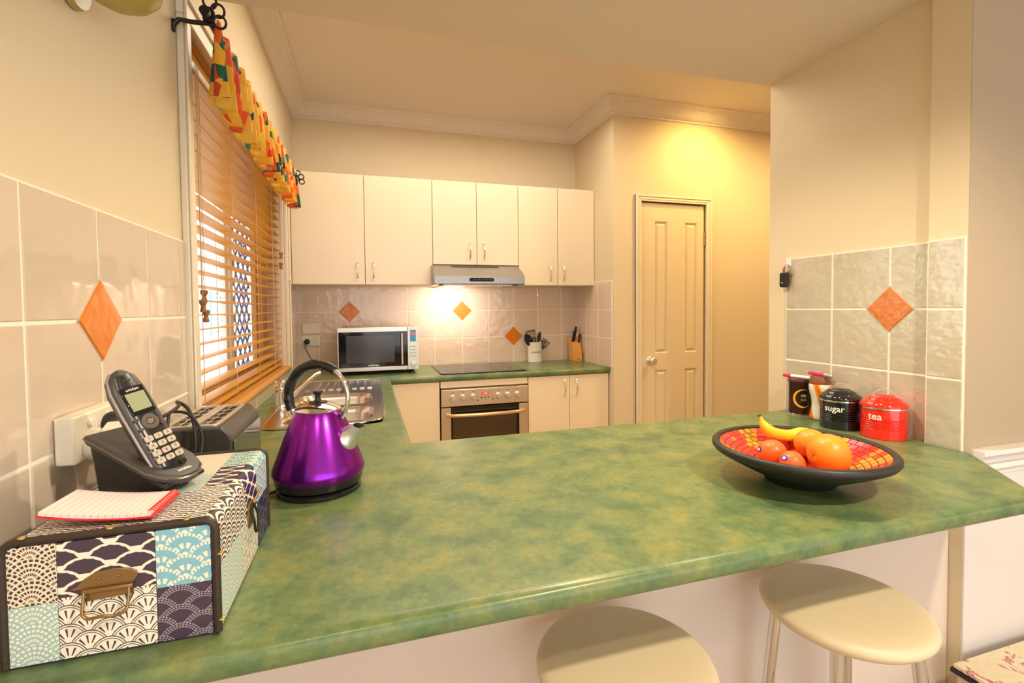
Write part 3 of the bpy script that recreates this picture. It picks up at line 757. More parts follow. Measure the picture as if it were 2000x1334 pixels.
switch_plate('light_switch', (.096, -.0075, 1.190), 0, 'cream light switch plate on the tiles left of the microwave')
switch_plate('power_point', (.094, -.0075, 1.107), 0, 'double power point on the back tiles below the switch, black plug in it', rocker=2, sockets=2)
def plug(loc, mt, rot, label, cat='plug', name='plug'):
    t = thing(name, loc, 0, label, cat, rot=rot)
    obj('plug_body', MB().lathe([(0, 0), (.017, 0), (.019, .006), (.018, .022), (.012, .030), (.006, .034), (0, .034)], 24, Matrix.Rotation(PI/2, 4, 'X')), mt, t)
    return t
pg = plug((.066, -.0160, 1.099), rubber, (0, 0, 0), 'round black plug in the back wall power point')
pg_c = MB()
def bez(P, n=24):
    P = [Vector(p) for p in P]; out = []
    P = [2*P[0]-P[1]]+P+[2*P[-1]-P[-2]]
    for i in range(1, len(P)-2):
        for k in range(n):
            t = k/n; a, b, c, d = P[i-1:i+3]
            out.append(.5*((2*b)+(-a+c)*t+(2*a-5*b+4*c-d)*t*t+(-a+3*b-3*c+d)*t**3))
    out.append(P[-2]); return out
pg_c.tube(bez([(0, -.032, 0), (-.008, -.055, -.010), (.002, -.07, -.05), (.03, -.075, -.11), (.075, -.08, -.175), (.12, -.06, -.193), (.20, -.03, -.194)], 8), .0028, 8)
obj('cord', pg_c, rubber, pg)
# left wall double outlet, surface box
ol = switch_plate('power_point', (.0075, -2.583, 1.117), PI/2, 'large surface-mounted double power point on the left wall tiles behind the phone', w=.148, h=.074, rocker=2, sockets=2, depth=.026)
ad = thing('power_adapter', (.0335, -2.611, 1.101), PI/2, 'cream angular power adapter plugged into the left wall outlet', 'adapter')
am_ = MB(); am_.lathe([(0, 0), (.024, 0), (.026, .006), (.024, .018), (0, .018)], 24, Matrix.Rotation(PI/2, 4, 'X'))
obj('adapter_neck', am_, white_pl, ad)
am_ = MB().prism([(-.020, -.034), (.012, -.034), (.026, -.012), (.026, .020), (.008, .034), (-.020, .022)], -.046, -.018, 'y'); obj('adapter_body', am_, white_pl, ad, bevel=.003)
bpg = thing('plug', (.0335, -2.562, 1.122), 0, 'bulky black plug with ribbed neck in the left wall outlet behind the phone', 'plug', rot=(0, 0, PI/2))
obj('plug_body', MB().lathe([(0, 0), (.019, 0), (.022, .006), (.021, .018), (.015, .026), (.017, .036), (.012, .050), (.006, .054), (0, .054)], 24, Matrix.Rotation(PI/2, 4, 'X')), rubber, bpg)
cc = thing('appliance_cord', (.0, 0, 0), 0, 'looped black power cord running from the left outlet over to the toaster', 'cord')
obj('cord', MB().tube(bez([(.088, -2.562, 1.122), (.108, -2.53, 1.125), (.10, -2.44, 1.125), (.085, -2.40, 1.127), (.098, -2.385, 1.11), (.120, -2.42, 1.08), (.125, -2.44, 1.02), (.10, -2.46, .97), (.06, -2.46, .93)], 8), .0035, 8), rubber, cc)
obj('cord_strand', MB().tube(bez([(.090, -2.47, 1.06), (.075, -2.42, 1.10), (.078, -2.40, 1.107), (.11, -2.41, 1.10), (.135, -2.425, 1.06), (.135, -2.45, 1.01), (.12, -2.47, .96)], 8), .003, 8), rubber, cc)

# ------------------------------------------------------------ sink and tap
sk = thing('sink', (0, 0, .90), 0, 'stainless double bowl sink with ribbed drainer set below the window', 'sink')
ob = [(.085, -.66), (.095, -.61), (.13, -.592), (.48, -.592), (.515, -.61), (.531, -.66), (.527, -1.60), (.505, -1.69), (.44, -1.735), (.16, -1.74), (.105, -1.72), (.085, -1.67)]
def smooth_poly(P, it=2):
    for _ in range(it):
        Q = []
        for i in range(len(P)):
            a = P[i]; b = P[(i+1) % len(P)]
            Q += [(a[0]*.75+b[0]*.25, a[1]*.75+b[1]*.25), (a[0]*.25+b[0]*.75, a[1]*.25+b[1]*.75)]
        P = Q
    return P
b1 = rrect(.150, .485, -1.690, -1.425, .075, 8); b2 = rrect(.150, .480, -1.370, -1.085, .07, 8)
plate('deck', [ob, b1[::-1], b2[::-1]], .0, .006, .0025, sink_m, sk)
def bowl(bb, name):
    x0, x1, y0, y1, r = bb; rings = []
    for k, z in ((0, .0045), (.004, -.004), (.010, -.02), (.020, -.13), (.035, -.150), (.06, -.156)):
        rings.append([(x, y, z) for x, y in rrect(x0+k, x1-k, y0+k, y1-k, max(r-k*.4, .02), 8)])
    mb = MB().loft(rings, cap1=True); mb.f = [f[::-1] for f in mb.f]
    o = obj(name, mb, sink_m, sk, ang=60)
    cx, cy = (x0+x1)/2, (y0+y1)/2
    obj('drain', MB().lathe([(.028, 0), (.036, .002), (.040, 0)], 24, T(cx, cy, -.154)).lathe([(0, -.004), (.028, 0)], 24, T(cx, cy, -.154)), chrome, o)
bowl((.150, .485, -1.690, -1.425, .075), 'bowl'); bowl((.150, .480, -1.370, -1.085, .07), 'bowl')
for k in range(9):
    x = .165+.038*k
    rb = MB().prism([(-.013, 0), (.013, 0), (.009, .006), (-.009, .006)], -.95, -.69, 'y', M=T(x, 0, .006)); obj('drainer_rib', rb, sink_m, sk)
rm = MB(); rm.tube([(x, y, .006) for x, y in rrect(.10, .515, -1.722, -.607, .05, 6)], .0028, 6, closed=True); obj('raised_rim', rm, sink_m, sk)
tp = thing('mixer_tap', (.107, -1.33, .906), 0, 'chrome mixer tap with long swivel spout at the back of the sink', 'tap')
obj('tap_body', MB().lathe([(0, 0), (.026, 0), (.026, .006), (.021, .010), (.019, .05), (.024, .075), (.022, .085), (0, .085)], 28), chrome, tp)
obj('lever', MB().lathe([(0, 0), (.022, 0), (.023, .018), (.018, .026), (0, .028)], 28, T(0, 0, .087)).tube([(0, 0, .108), (.02, .01, .113), (.05, .03, .118)], [.007, .006, .005], 8), chrome, tp)
obj('spout', MB().tube([(.015, .01, .030), (.045, .035, .045), (.09, .075, .085), (.125, .11, .115), (.143, .13, .122)], [.011, .0105, .010, .009, .009], 14), chrome, tp)

# ------------------------------------------------------------ toaster
to = thing('toaster', (.105, -2.265, .90), 0, 'dark grey long-slot toaster with chrome top between the phone and the sink', 'toaster')
prof_ = [(-.076, .008), (.076, .008), (.078, .135), (.074, .150), (.058, .168), (-.058, .168), (-.074, .150), (-.078, .135)]
obj('body', MB().prism(prof_[::-1], -.135, .135, 'y'), grey_pl, to, bevel=.004, seg=3)
for x in (-.05, .05):
    for y in (-.1, .1): obj('foot', MB().lathe([(0, 0), (.01, 0), (.009, .009), (0, .009)], 12, T(x, y, 0)), rubber, to)
tm = MB()
plate('top_plate', [rrect(-.055, .050, -.120, .120, .01, 3), rrect(-.045, -.012, -.11, .11, .004, 2)[::-1], rrect(.008, .040, -.11, .11, .004, 2)[::-1]], .1665, .172, .0015, steel_l, to)
for a, b in ((-.045, -.012), (.008, .040)):
    sr = MB().box(a, b, -.11, .11, .1675, .1685); obj('slot', sr, blackg, to, smooth=False)
    wr = MB()
    for k in range(5): wr.tube([(a+.001, -.095+k*.045, .1700), (b-.001, -.085+k*.045, .1700)], .0013, 5)
    wr.tube([((a+b)/2, -.11, .1705), ((a+b)/2, .11, .1705)], .0012, 5)
    obj('wire_guard', wr, chrome, to)
obj('end_panel', MB().prism([(-.128, .012), (.128, .012), (.128, .135), (-.128, .135)], .0779, .0815, 'x'), mat('polished_dark_panel', (.20, .19, .18), .08, .9), to, bevel=.001)

# ------------------------------------------------------------ storage chest with printed panels
CW, CL, CH = .216, .314, .150
ch = thing('storage_box', (.059, -2.858, .90), 0, 'patchwork storage box printed with blue, navy and cream wave patterns, bronze fittings', 'box')
r = .014
outl = [(0, 0), (CW, 0)]+[(CW-r+r*cos(t), CH-r+r*sin(t)) for t in [PI/2*i/6 for i in range(7)]]+[(r-r*sin(t), CH-r+r*cos(t)) for t in [PI/2*i/6 for i in range(7)]]
obj('body', MB().prism(outl[::-1], 0.002, CL-.002, 'y'), mat('navy_paper_core', (.05, .04, .08), .5), ch)
cream = (.80, .70, .50); plum = (.060, .035, .060); navy = (.025, .020, .065); sky = (.22, .48, .58); pale = (.34, .52, .50); wh = (.86, .80, .66)
wm = {}
def patch(poly_mb, style, axes, w_, bgc, fgc, parent=ch):
    k = (style, axes, w_, bgc, fgc)
    if k not in wm: wm[k] = wave_mat('print_%s_%d' % (style, len(wm)), axes, w_, bgc, fgc, style)
    return obj('paper_panel', poly_mb, wm[k], parent, smooth=False)
e = .0012
def fp(x0, x1, z0, z1): return B(x0, x1, -e, .003, z0, z1)
m1, m2 = .051, .150
patch(fp(.004, m1, .074, CH-.006), 'dots', (0, 2), .026, cream, plum)
patch(fp(.004, m1, .004, .0735), 'dots', (0, 2), .026, pale, wh)
patch(fp(m1+.0006, m2, .078, CH-.006), 'ogee', (0, 2), .026, plum, wh)
patch(fp(m1+.0006, m2, .004, .0775), 'fan', (0, 2), .020, plum, wh)
patch(fp(m2+.0006, CW-.006, .072, CH-.006), 'daisy', (0, 2), .026, sky, wh)
patch(fp(m2+.0006, CW-.006, .004, .0715), 'dash', (0, 2), .025, plum, (.42, .38, .46))
def sp_(y0, y1, z0, z1): return B(CW-.003, CW+e, y0, y1, z0, z1)
zc = .082
patch(sp_(.006, .150, zc, CH-r), 'rings', (1, 2), .024, plum, wh)
patch(sp_(.150, .225, zc, CH-r), 'ogee', (1, 2), .024, navy, wh)
patch(sp_(.225, .308, zc, CH-r), 'daisy', (1, 2), .018, (.25, .45, .58), wh)
patch(sp_(.006, .120, .004, zc), 'dots', (1, 2), .026, pale, wh)
patch(sp_(.120, .225, .004, zc), 'fan', (1, 2), .022, plum, wh)
patch(sp_(.225, .308, .004, zc), 'dash', (1, 2), .026, navy, (.18, .18, .28))
def tp_(x0, x1, y0, y1): return B(x0, x1, y0, y1, CH-.003, CH+e)
xs_ = .165
patch(tp_(r, xs_, .006, .110), 'rings', (0, 1), .021, navy, wh)
patch(tp_(r, xs_, .110, .190), 'rings', (0, 1), .016, (.10, .38, .36), wh)
patch(tp_(r, xs_, .190, .308), 'rings', (0, 1), .013, (.52, .46, .36), wh)
patch(tp_(xs_, CW-r, .006, .130), 'rings', (0, 1), .024, plum, wh)
patch(tp_(xs_, CW-r, .130, .225), 'ogee', (0, 1), .022, navy, wh)
patch(tp_(xs_, CW-r, .225, .308), 'daisy', (0, 1), .018, (.10, .38, .38), wh)
# rounded shoulder strips
def shoulder(y0, y1):
    P_ = [(CW-r+(r+e)*cos(t), CH-r+(r+e)*sin(t)) for t in [PI/2*i/6 for i in range(7)]]; Q_ = [(CW-r+(r-.003)*cos(t), CH-r+(r-.003)*sin(t)) for t in [PI/2*i/6 for i in range(7)]]
    return MB().prism((P_+Q_[::-1])[::-1], y0, y1, 'y')
for (a, b, st_, w_, c1, c2) in ((.006, .145, 'rings', .024, plum, wh), (.145, .225, 'ogee', .024, navy, wh), (.225, .308, 'daisy', .018, (.18, .42, .45), wh)):
    patch(shoulder(a, b), st_, (1, 2), w_, c1, c2)
leather = mat('dark_brown_leather', (.035, .021, .012), .5, bump=(120, .5, .002))
for y in (0, CL):
    tb = MB(); P_ = [(x, y, z) for x, z in [(CW, .004)]+outl[2:]+[(0, .004)]]
    tb.tube(P_, .0048, 8); obj('leather_edge', tb, leather, ch)
st_m = mat('gold_stud', (.6, .42, .14), .3, .9)
for (x, z) in ((.105, CH+.0045), (.185, CH+.0045), (.02, CH+.0045), (CW+.0045, .105), (CW+.0045, .02)):
    obj('stud', MB().lathe([(0, .003), (.004, .0015), (.0045, 0)], 10, T(x, -.001, z)), st_m, ch)
# bail handle plate on the near end
hp = [(.062, .086), (.070, .089), (.078, .097), (.090, .104), (.108, .106), (.124, .103), (.131, .099), (.132, .092), (.127, .086), (.127, .072), (.084, .070), (.080, .070), (.079, .084)]
hm = obj('handle_plate', MB().prism(hp[::1], -.0035, -.001, 'y'), bronze, ch, bevel=.0008)
hm2 = obj('label_lip', B(.076, .128, -.008, -.001, .080, .086), bronze, hm, bevel=.002)
bl = MB(); bl.tube(bez([(.079, -.006, .084), (.079, -.010, .068), (.080, -.013, .060), (.086, -.015, .055), (.10, -.016, .056), (.112, -.015, .054), (.122, -.013, .057), (.124, -.010, .066), (.124, -.006, .084)], 5), .0019, 8)
obj('bail', bl, bronze, hm)
for x in (.093, .112): obj('rivet', MB().lathe([(0, .0018), (.0022, .001), (.0026, 0)], 10, T(x, -.0035, .096) @ Matrix.Rotation(PI/2, 4, 'X')), bronze, hm)
# latch on the long side
lt = MB().prism([(.160, .066), (.186, .066), (.190, .080), (.186, .104), (.160, .104), (.156, .080)], CW+.001, CW+.004, 'x'); la = obj('latch_plate', lt, bronze, ch, bevel=.0006)
obj('latch_bail', MB().tube(bez([(CW+.004, .162, .098), (CW+.010, .160, .080), (CW+.011, .165, .058), (CW+.011, .181, .058), (CW+.010, .186, .080), (CW+.004, .184, .098)], 5), .002, 8), mat('black_iron', (.02, .018, .016), .4, .5), la)
obj('lid_stay', MB().tube([(CW+.003, .186, .096), (CW+.006, .235, .105)], .002, 8), bronze, la)

# notebook
nb = thing('spiral_notebook', (.084, -2.842, 1.054), math.radians(-2), 'open red spiral notepad with ruled white pages lying on the storage box', 'notebook')
def bentpage(z, y0, y1, x0, x1, up, th):
    n = 14; top = []; 
    for i in range(n+1):
        t = i/n; top.append((x0+(x1-x0)*t, z+up*(1-t)**2+.0*t))
    poly = top+[(x, zz_-th) for x, zz_ in top[::-1]]
    return MB().prism(poly[::-1], y0, y1, 'y')
def paper_mat():
    m = bpy.data.materials.new('ruled_paper'); m.use_nodes = True; nt = m.node_tree; b = nt.nodes['Principled BSDF']
    tc = nt.nodes.new('ShaderNodeTexCoord'); sx = nt.nodes.new('ShaderNodeSeparateXYZ'); nt.links.new(tc.outputs['Object'], sx.inputs[0])
    mu_ = nt.nodes.new('ShaderNodeMath'); mu_.operation = 'MULTIPLY'; mu_.inputs[1].default_value = 1/.0075; nt.links.new(sx.outputs[0], mu_.inputs[0])
    frx = nt.nodes.new('ShaderNodeMath'); frx.operation = 'FRACT'; nt.links.new(mu_.outputs[0], frx.inputs[0])
    lt_ = nt.nodes.new('ShaderNodeMath'); lt_.operation = 'LESS_THAN'; lt_.inputs[1].default_value = .09; nt.links.new(frx.outputs[0], lt_.inputs[0])
    mx = nt.nodes.new('ShaderNodeMix'); mx.data_type = 'RGBA'; nt.links.new(lt_.outputs[0], mx.inputs[0])
    mx.inputs[6].default_value = (.86, .72, .66, 1); mx.inputs[7].default_value = (.45, .40, .50, 1)
    nt.links.new(mx.outputs[2], b.inputs['Base Color']); b.inputs['Roughness'].default_value = .7; return m
obj('cover', bentpage(.0035, 0, .080, -.002, .120, .014, .0012), mat('red_card', (.75, .02, .03), .4), nb)
obj('pages', bentpage(.0085, .002, .078, .0, .115, .014, .0045), paper_mat(), nb)
sp2 = MB()
for k in range(13):
    y = .006+.0055*k
    sp2.tube([(.115+.005*cos(a), y+.0008*a, .006+.005*sin(a)) for a in [2*PI*i/10 for i in range(10)]], .0009, 5)
obj('spiral', sp2, mat('red_wire', (.85, .05, .05), .3), nb)

# ------------------------------------------------------------ phone and cradle
PA = math.radians(-27)
cr = thing('phone_cradle', (.148, -2.706, 1.0512), PA, 'black cordless phone charging cradle standing on the patterned box', 'phone cradle')
side = [(-.050, .0), (.030, .0), (.052, .008), (.062, .014), (.064, .018), (.020, .037), (-.030, .058), (-.060, .071), (-.062, .066), (-.057, .045)]
obj('stand', MB().prism(side[::1][::-1], -.036, .036, 'y'), black, cr, bevel=.004, seg=3)
# top tray with rounded front
ty = [(-.066, -.041), (.040, -.041), (.060, -.032), (.072, -.015), (.074, .0), (.072, .015), (.060, .032), (.040, .041), (-.066, .041)]
SL = -.43
trm = T(0, 0, 0); vs1 = []
def tilt(x, y, dz): return (x*.98, y, .054-(x)*.43+dz)
mb = MB().loft([[tilt(x*.97, y*.95, -.010) for x, y in ty], [tilt(x, y, -.004) for x, y in ty], [tilt(x, y, .001) for x, y in ty], [tilt(x*.985, y*.975, .004) for x, y in ty]], cap0=True, cap1=True)
obj('tray', mb, grey_pl, cr, bevel=.001)
rim = MB().tube([tilt(x*1.0, y*1.0, -.001) for x, y in ty], .0018, 6, closed=True); obj('tray_rim', rim, mat('satin_dark_rim', (.18, .16, .14), .25, .6), cr)
txm = mat('pale_print', (.72, .66, .55), .5)
Mtx = T(*tilt(.062, 0, .0045)) @ Matrix.Rotation(math.atan(.43), 4, 'Y') @ Matrix.Rotation(PI/2, 4, 'Z')
text('brand_text', 'uniden', .0085, txm, cr, Mtx, thick=.0002, bold=.0002)
# handset: local z up the handset, face towards local -y, then leaned back
hs = thing('cordless_phone', (0, 0, 0), 0, 'dark grey cordless handset leaning upright in the cradle', 'phone')
bot = Vector((.190, -2.730, 1.070)); topv = Vector((.110, -2.704, 1.224))
zax = (topv-bot).normalized(); nrm = Vector((.80, -.60, .38)); nrm = (nrm-zax*nrm.dot(zax)).normalized()
xax = (-nrm).cross(zax).normalized()   # right-hand side when facing the keys
Mh = Matrix((xax, -nrm, zax)).transposed().to_4x4(); Mh.translation = bot; hs.matrix_world = Mh
LH = .178
outl_h = [(0, .0205), (.02, .0235), (.06, .0245), (.11, .0245), (.145, .0235), (.165, .019), (.175, .011), (LH, .004)]
rings = []
def hr(z, w_, d0, d1):
    n = 20; out = []
    for i in range(n):
        a = 2*PI*i/n; c_, s_2 = cos(a), sin(a)
        x = w_*math.copysign(abs(c_)**.6, c_); y = (d0 if s_2 < 0 else d1)*math.copysign(abs(s_2)**.6, s_2)
        out.append((x, y, z))
    return out
for z, w_ in [(-.004, .012), (-.002, .017)]+outl_h: rings.append(hr(z, w_, .010 if 0 < z < .17 else .007, .016 if z < .15 else .012))
obj('body', MB().loft(rings, cap0=True, cap1=True), grey_pl, hs, ang=60)
fpz = [hr(z, w_-.004, .0112, .002) for z, w_ in [(.004, .0225)]+outl_h[1:6]+[(.168, .018)]]
obj('face_plate', MB().loft(fpz, cap0=True, cap1=True), black, hs, ang=60)
obj('side_trim', MB().tube([(-w_*1.0, -.003, z) for z, w_ in outl_h[:-1]], .0022, 8), mat('satin_lilac_grey', (.42, .38, .42), .25, .7), hs)
obj('screen_bezel', B(-.0165, .0165, -.0122, -.010, .104, .148), blackg, hs, bevel=.001)
obj('screen', B(-.0135, .0135, -.0126, -.012, .110, .138), mat('lcd_green', (.30, .33, .19), .25), hs)
text('brand_text', 'uniden', .007, txm, hs, T(0, -.0123, .1435) @ RX90, thick=.0002)
obj('earpiece', B(-.006, .006, -.0118, -.0108, .158, .160), dark_m, hs)
obj('navigation_pad', MB().lathe([(.0055, .0), (.0055, .0022), (.0115, .0022), (.0125, 0)], 28, T(0, -.0112, .090) @ Matrix.Rotation(PI/2, 4, 'X')), mat('satin_dark_rim', (.18, .16, .14), .25, .6), hs)
obj('centre_key', MB().lathe([(0, .0022), (.0045, .002), (.005, 0)], 20, T(0, -.0112, .090) @ Matrix.Rotation(PI/2, 4, 'X')), chrome, hs)
for x in (-.016, .016):
    for z in (.097, .082): obj('side_key', MB().prism(rrect(-.0035, .0035, -.0022, .0022, .002, 3), -.0122, -.0108, 'y', M=T(x, 0, z)), grey_pl, hs)
km = MB().prism(rrect(-.0058, .0058, -.0042, .0042, .002, 3), -.0018, .0, 'y').mesh('key', mat('pale_key', (.48, .41, .32), .4))
dk = MB().prism(rrect(-.0048, .0048, -.0035, .0035, .003, 4), -.0018, .0, 'y').mesh('dark_key', black)
keyt = ['1', '2', '3', '4', '5', '6', '7', '8', '9', '*', '0', '#']
for k in range(12):
    q, c_ = divmod(k, 3); x = (c_-1)*.0138; z = .066-.0118*q
    ko = obj('key', km, None, hs, loc=(x, -.0110, z))
    text('digit', keyt[k], .006, dark_m, ko, T(0, -.0019, 0) @ RX90, thick=.0001)
for k in range(3): obj('key', dk, None, hs, loc=((k-1)*.0128, -.0110, .0165))

# ------------------------------------------------------------ kettle
kt = thing('kettle', (.352, -2.36, .90), math.radians(-27), 'purple metallic pyramid kettle with black and chrome ring handle', 'kettle')
obj('power_base', MB().lathe([(0, 0), (.086, 0), (.092, .003), (.092, .010), (.086, .014), (0, .014)], 56), black, kt)
obj('bottom_band', MB().lathe([(0, .016), (.088, .016), (.093, .019), (.0965, .034), (.0965, .038), (0, .038)], 56), black, kt)
bp_ = [(.0965, .036), (.1005, .046), (.1000, .054), (.096, .066), (.0855, .095), (.0745, .125), (.0640, .152), (.0545, .174), (.0490, .184), (.047, .187)]
obj('body', MB().lathe(bp_, 72), purple, kt, ang=60)
obj('lid', MB().lathe([(.0485, .183), (.050, .186), (.048, .1885), (.040, .194), (.028, .199), (.016, .202), (0, .203)], 56), chrome, kt, ang=60)
obj('lid_disc', MB().lathe([(.022, .2005), (.020, .2035), (.010, .206), (0, .2065)], 32), black, kt)
obj('lid_knob', MB().lathe([(0, .204), (.0075, .205), (.0055, .212), (.0065, .219), (.0115, .226), (.0115, .228), (.0, .2295)], 28), black, kt)
HC = Vector((.0, 0, .2145)); hr_ = .0750
def hp_(a): return Vector((HC.x+hr_*cos(a), 0, HC.z+hr_*sin(a)))
a_s, a_e = math.radians(-38), math.radians(222)
obj('handle_tube', MB().tube([hp_(a_s+(a_e-a_s)*i/40) for i in range(41)], .0052, 12), chrome, kt)
g0, g1 = math.radians(54), math.radians(205)
n = 44; gp = [hp_(g0+(g1-g0)*i/n) for i in range(n+1)]; gr = [.0098+.0006*sin(i/n*PI*9) if 6 < i < 38 else .0105 for i in range(n+1)]
gr = [q*(1.15 if 10 < i < 40 else 1) for i, q in enumerate(gr)]
obj('grip', MB().tube(gp, gr, 16), black, kt)
for a in (a_s, a_e):
    p0_ = hp_(a); ins = Vector((.048*(1 if p0_.x > 0 else -1), 0, .170))
    obj('pivot', MB().tube([p0_, p0_*.6+ins*.4, ins], [.0075, .0085, .0085], 14), black, kt)
sd_ = Vector((.74, 0, .67)); s0_ = Vector((.066, 0, .117))
spm = MB().tube([s0_+sd_*q for q in (-.020, .004, .009, .013, .030, .048)], [.0285, .0285, .0265, .0225, .0185, .0165], 28)
vs_ = [list(v) for v in spm.v]
for v in vs_[-28:]: v[2] = .152+(v[2]-.152)*.35
spm.v = [tuple(v) for v in vs_]; spm.f = spm.f[:-1]
obj('spout', spm, steel_l, kt, ang=50)
obj('spout_hole', MB().lathe([(0, 0), (.0150, 0)], 24, T(.1005, 0, .1475)), blackg, kt)
obj('cord', MB().tube(bez([(-.07, -.03, .006), (-.085, -.06, .005), (-.09, -.12, .004), (-.07, -.185, .004), (-.045, -.165, .004), (-.05, -.11, .004), (-.10, -.09, .004), (-.11, -.15, .004)][:6], 8), .003, 8), rubber, kt)

# ------------------------------------------------------------ utensil crock, utensils, knife block
ck_ = thing('utensil_crock', (1.690, -.085, .90), math.radians(-6), 'cream ceramic utensil pot lettered utensils on the back bench', 'pot')
obj('pot', MB().lathe([(0, 0), (.054, 0), (.0565, .003), (.056, .010), (.0555, .010), (.0555, .150), (.057, .153), (.0545, .155), (.050, .152), (.050, .010), (0, .010)], 48), mat('cream_ceramic', (.82, .76, .64), .2), ck_, ang=50)
text('lettering', 'utensils', .027, mat('black_print', (.03, .03, .03), .5), ck_, T(0, 0, .080), cyl=.0557, thick=.0003)
def utensil(name, base, tip, head, label, mt=None):
    base = Vector(base); tip = Vector(tip); L_ = (tip-base).length; z_ = (tip-base).normalized(); x_ = Vector((1, 0, 0)); x_ = (x_-z_*x_.dot(z_)).normalized(); y_ = z_.cross(x_)
    t = thing(name, (0, 0, 0), 0, label, 'utensil'); Mx = Matrix((x_, y_, z_)).transposed().to_4x4(); Mx.translation = base; t.matrix_world = Mx
    obj('handle', MB().tube([(0, 0, 0), (0, 0, L_*.6)], .005, 8), mt or black, t)
    head(t, L_); return t
nyl = mat('black_nylon', (.015, .014, .013), .3)
def ladle(t, L_):
    rings = []
    n_ = 9
    for k in range(n_+1):
        q = k/n_; z = L_*.55+q*.105; w_ = .007+.024*sin(PI*min(1, q*1.02))**.7; rings.append([(w_*cos(a), .007*sin(a)*(1 if sin(a) > 0 else .2)+.003, z) for a in [2*PI*i/16 for i in range(16)]])
    obj('spoon_head', MB().loft(rings, cap0=True, cap1=True), nyl, t, ang=60)
def turner(t, L_):
    z0, z1, w0, w1 = L_*.5+.01, L_*.5+.125, .024, .036; mb = MB()
    obj_ = mb
    def bar(a, b, r_=.003): obj_.tube([a, b], r_, 6)
    bar((-w0, 0, z0), (-w1, 0, z1)); bar((w0, 0, z0), (w1, 0, z1)); bar((-w1, 0, z1), (w1, 0, z1), .005); bar((-w0, 0, z0), (w0, 0, z0), .005)
    bar((-w0*1.3, 0, z0+.055), (w0*1.3, 0, z0+.055), .005)
    for k in range(1, 5):
        u = k/5*2-1; bar((w0*u, 0, z0), (w1*u, 0, z1), .0026)
    o = obj('slotted_blade', mb, nyl, t)
def masher(t, L_):
    mb = MB(); z0 = L_*.55
    for k in range(6):
        q = k/5*2-1; mb.tube([(q*.008, 0, z0), (q*.030, .0, z0+.045), (q*.034, .0, z0+.085)], .0028, 6)
    mb.tube([(-.030, 0, z0+.045), (.030, 0, z0+.045)], .003, 6); mb.tube([(-.034, 0, z0+.085), (.034, 0, z0+.085)], .003, 6)
    obj('wire_head', mb, nyl, t)
def paddle(t, L_):
    rings = []
    for k in range(8):
        q = k/7; w_ = .006+.012*sin(PI*q)**.8; rings.append([(w_*cos(a), .004*sin(a), L_*.6+q*.09) for a in [2*PI*i/12 for i in range(12)]])
    obj('paddle_head', MB().loft(rings, cap0=True, cap1=True), mt_cur[0], t, ang=60)
mt_cur = [nyl]
cx, cy = 1.690, -.085
utensil('serving_spoon', (cx+.02, cy-.01, .915), (cx-.080, cy-.030, 1.115), ladle, 'black nylon spoon leaning furthest left out of the utensil pot')
utensil('slotted_turner', (cx+.005, cy-.012, .915), (cx-.045, cy-.036, 1.125), turner, 'black slotted turner standing in the utensil pot beside the spoon')
mt_cur[0] = nyl; utensil('spatula', (cx-.01, cy+.01, .915), (cx+.045, cy+.0, 1.130), paddle, 'plain black spatula tip rising at the back right of the utensil pot')
utensil('slotted_server', (cx-.02, cy, .915), (cx+.085, cy-.030, 1.060), masher, 'black slotted server leaning right out of the utensil pot')
utensil('potato_masher', (cx-.015, cy-.02, .915), (cx+.04, cy-.034, 1.045), masher, 'slatted black masher head low at the front of the utensil pot')
mt_cur[0] = wood_o; utensil('wooden_spoon', (cx+.002, cy+.02, .915), (cx+.008, cy-.0, 1.055), paddle, 'pale wooden spoon tip in the middle of the utensil pot', wood_o)

beech = ramp_mat('orange_beech', [(0, (.66, .27, .045)), (1, (.80, .40, .09))], 5, 5, .4, 2, (14, 14, 1.5))
kb = thing('knife_block', (2.018, -.115, .90), math.radians(1), 'orange beech knife block in the right corner of the back bench', 'knife block')
sd = [(-.052, .0), (.052, .0), (.064, .11), (.030, .155), (-.030, .120), (-.044, .10)]
sd = [(-.050, 0), (.052, 0), (.060, .175), (.048, .185), (-.022, .135)]
obj('block', MB().prism(sd[::-1], -.036, .036, 'x'), beech, kb, bevel=.003)
obj('front_board', B(-.028, .028, -.056, -.036, .0, .092), beech, kb, bevel=.002)
lgm = mat('dark_brand_mark', (.10, .04, .01), .6)
mk = MB(); mk.lathe([(0, .0005), (.004, .0005), (.004, 0)], 12, T(-.012, -.056, .018) @ Matrix.Rotation(PI/2, 4, 'X'))
mk.tube(bez([(-.004, -.0565, .012), (-.001, -.0565, .020), (.003, -.0565, .012), (.007, -.0565, .019), (.010, -.0565, .012), (.014, -.0565, .017)], 5), .0008, 5)
obj('brand_mark', mk, lgm, kb)
dirv = Vector((0, -.38, .92)).normalized()
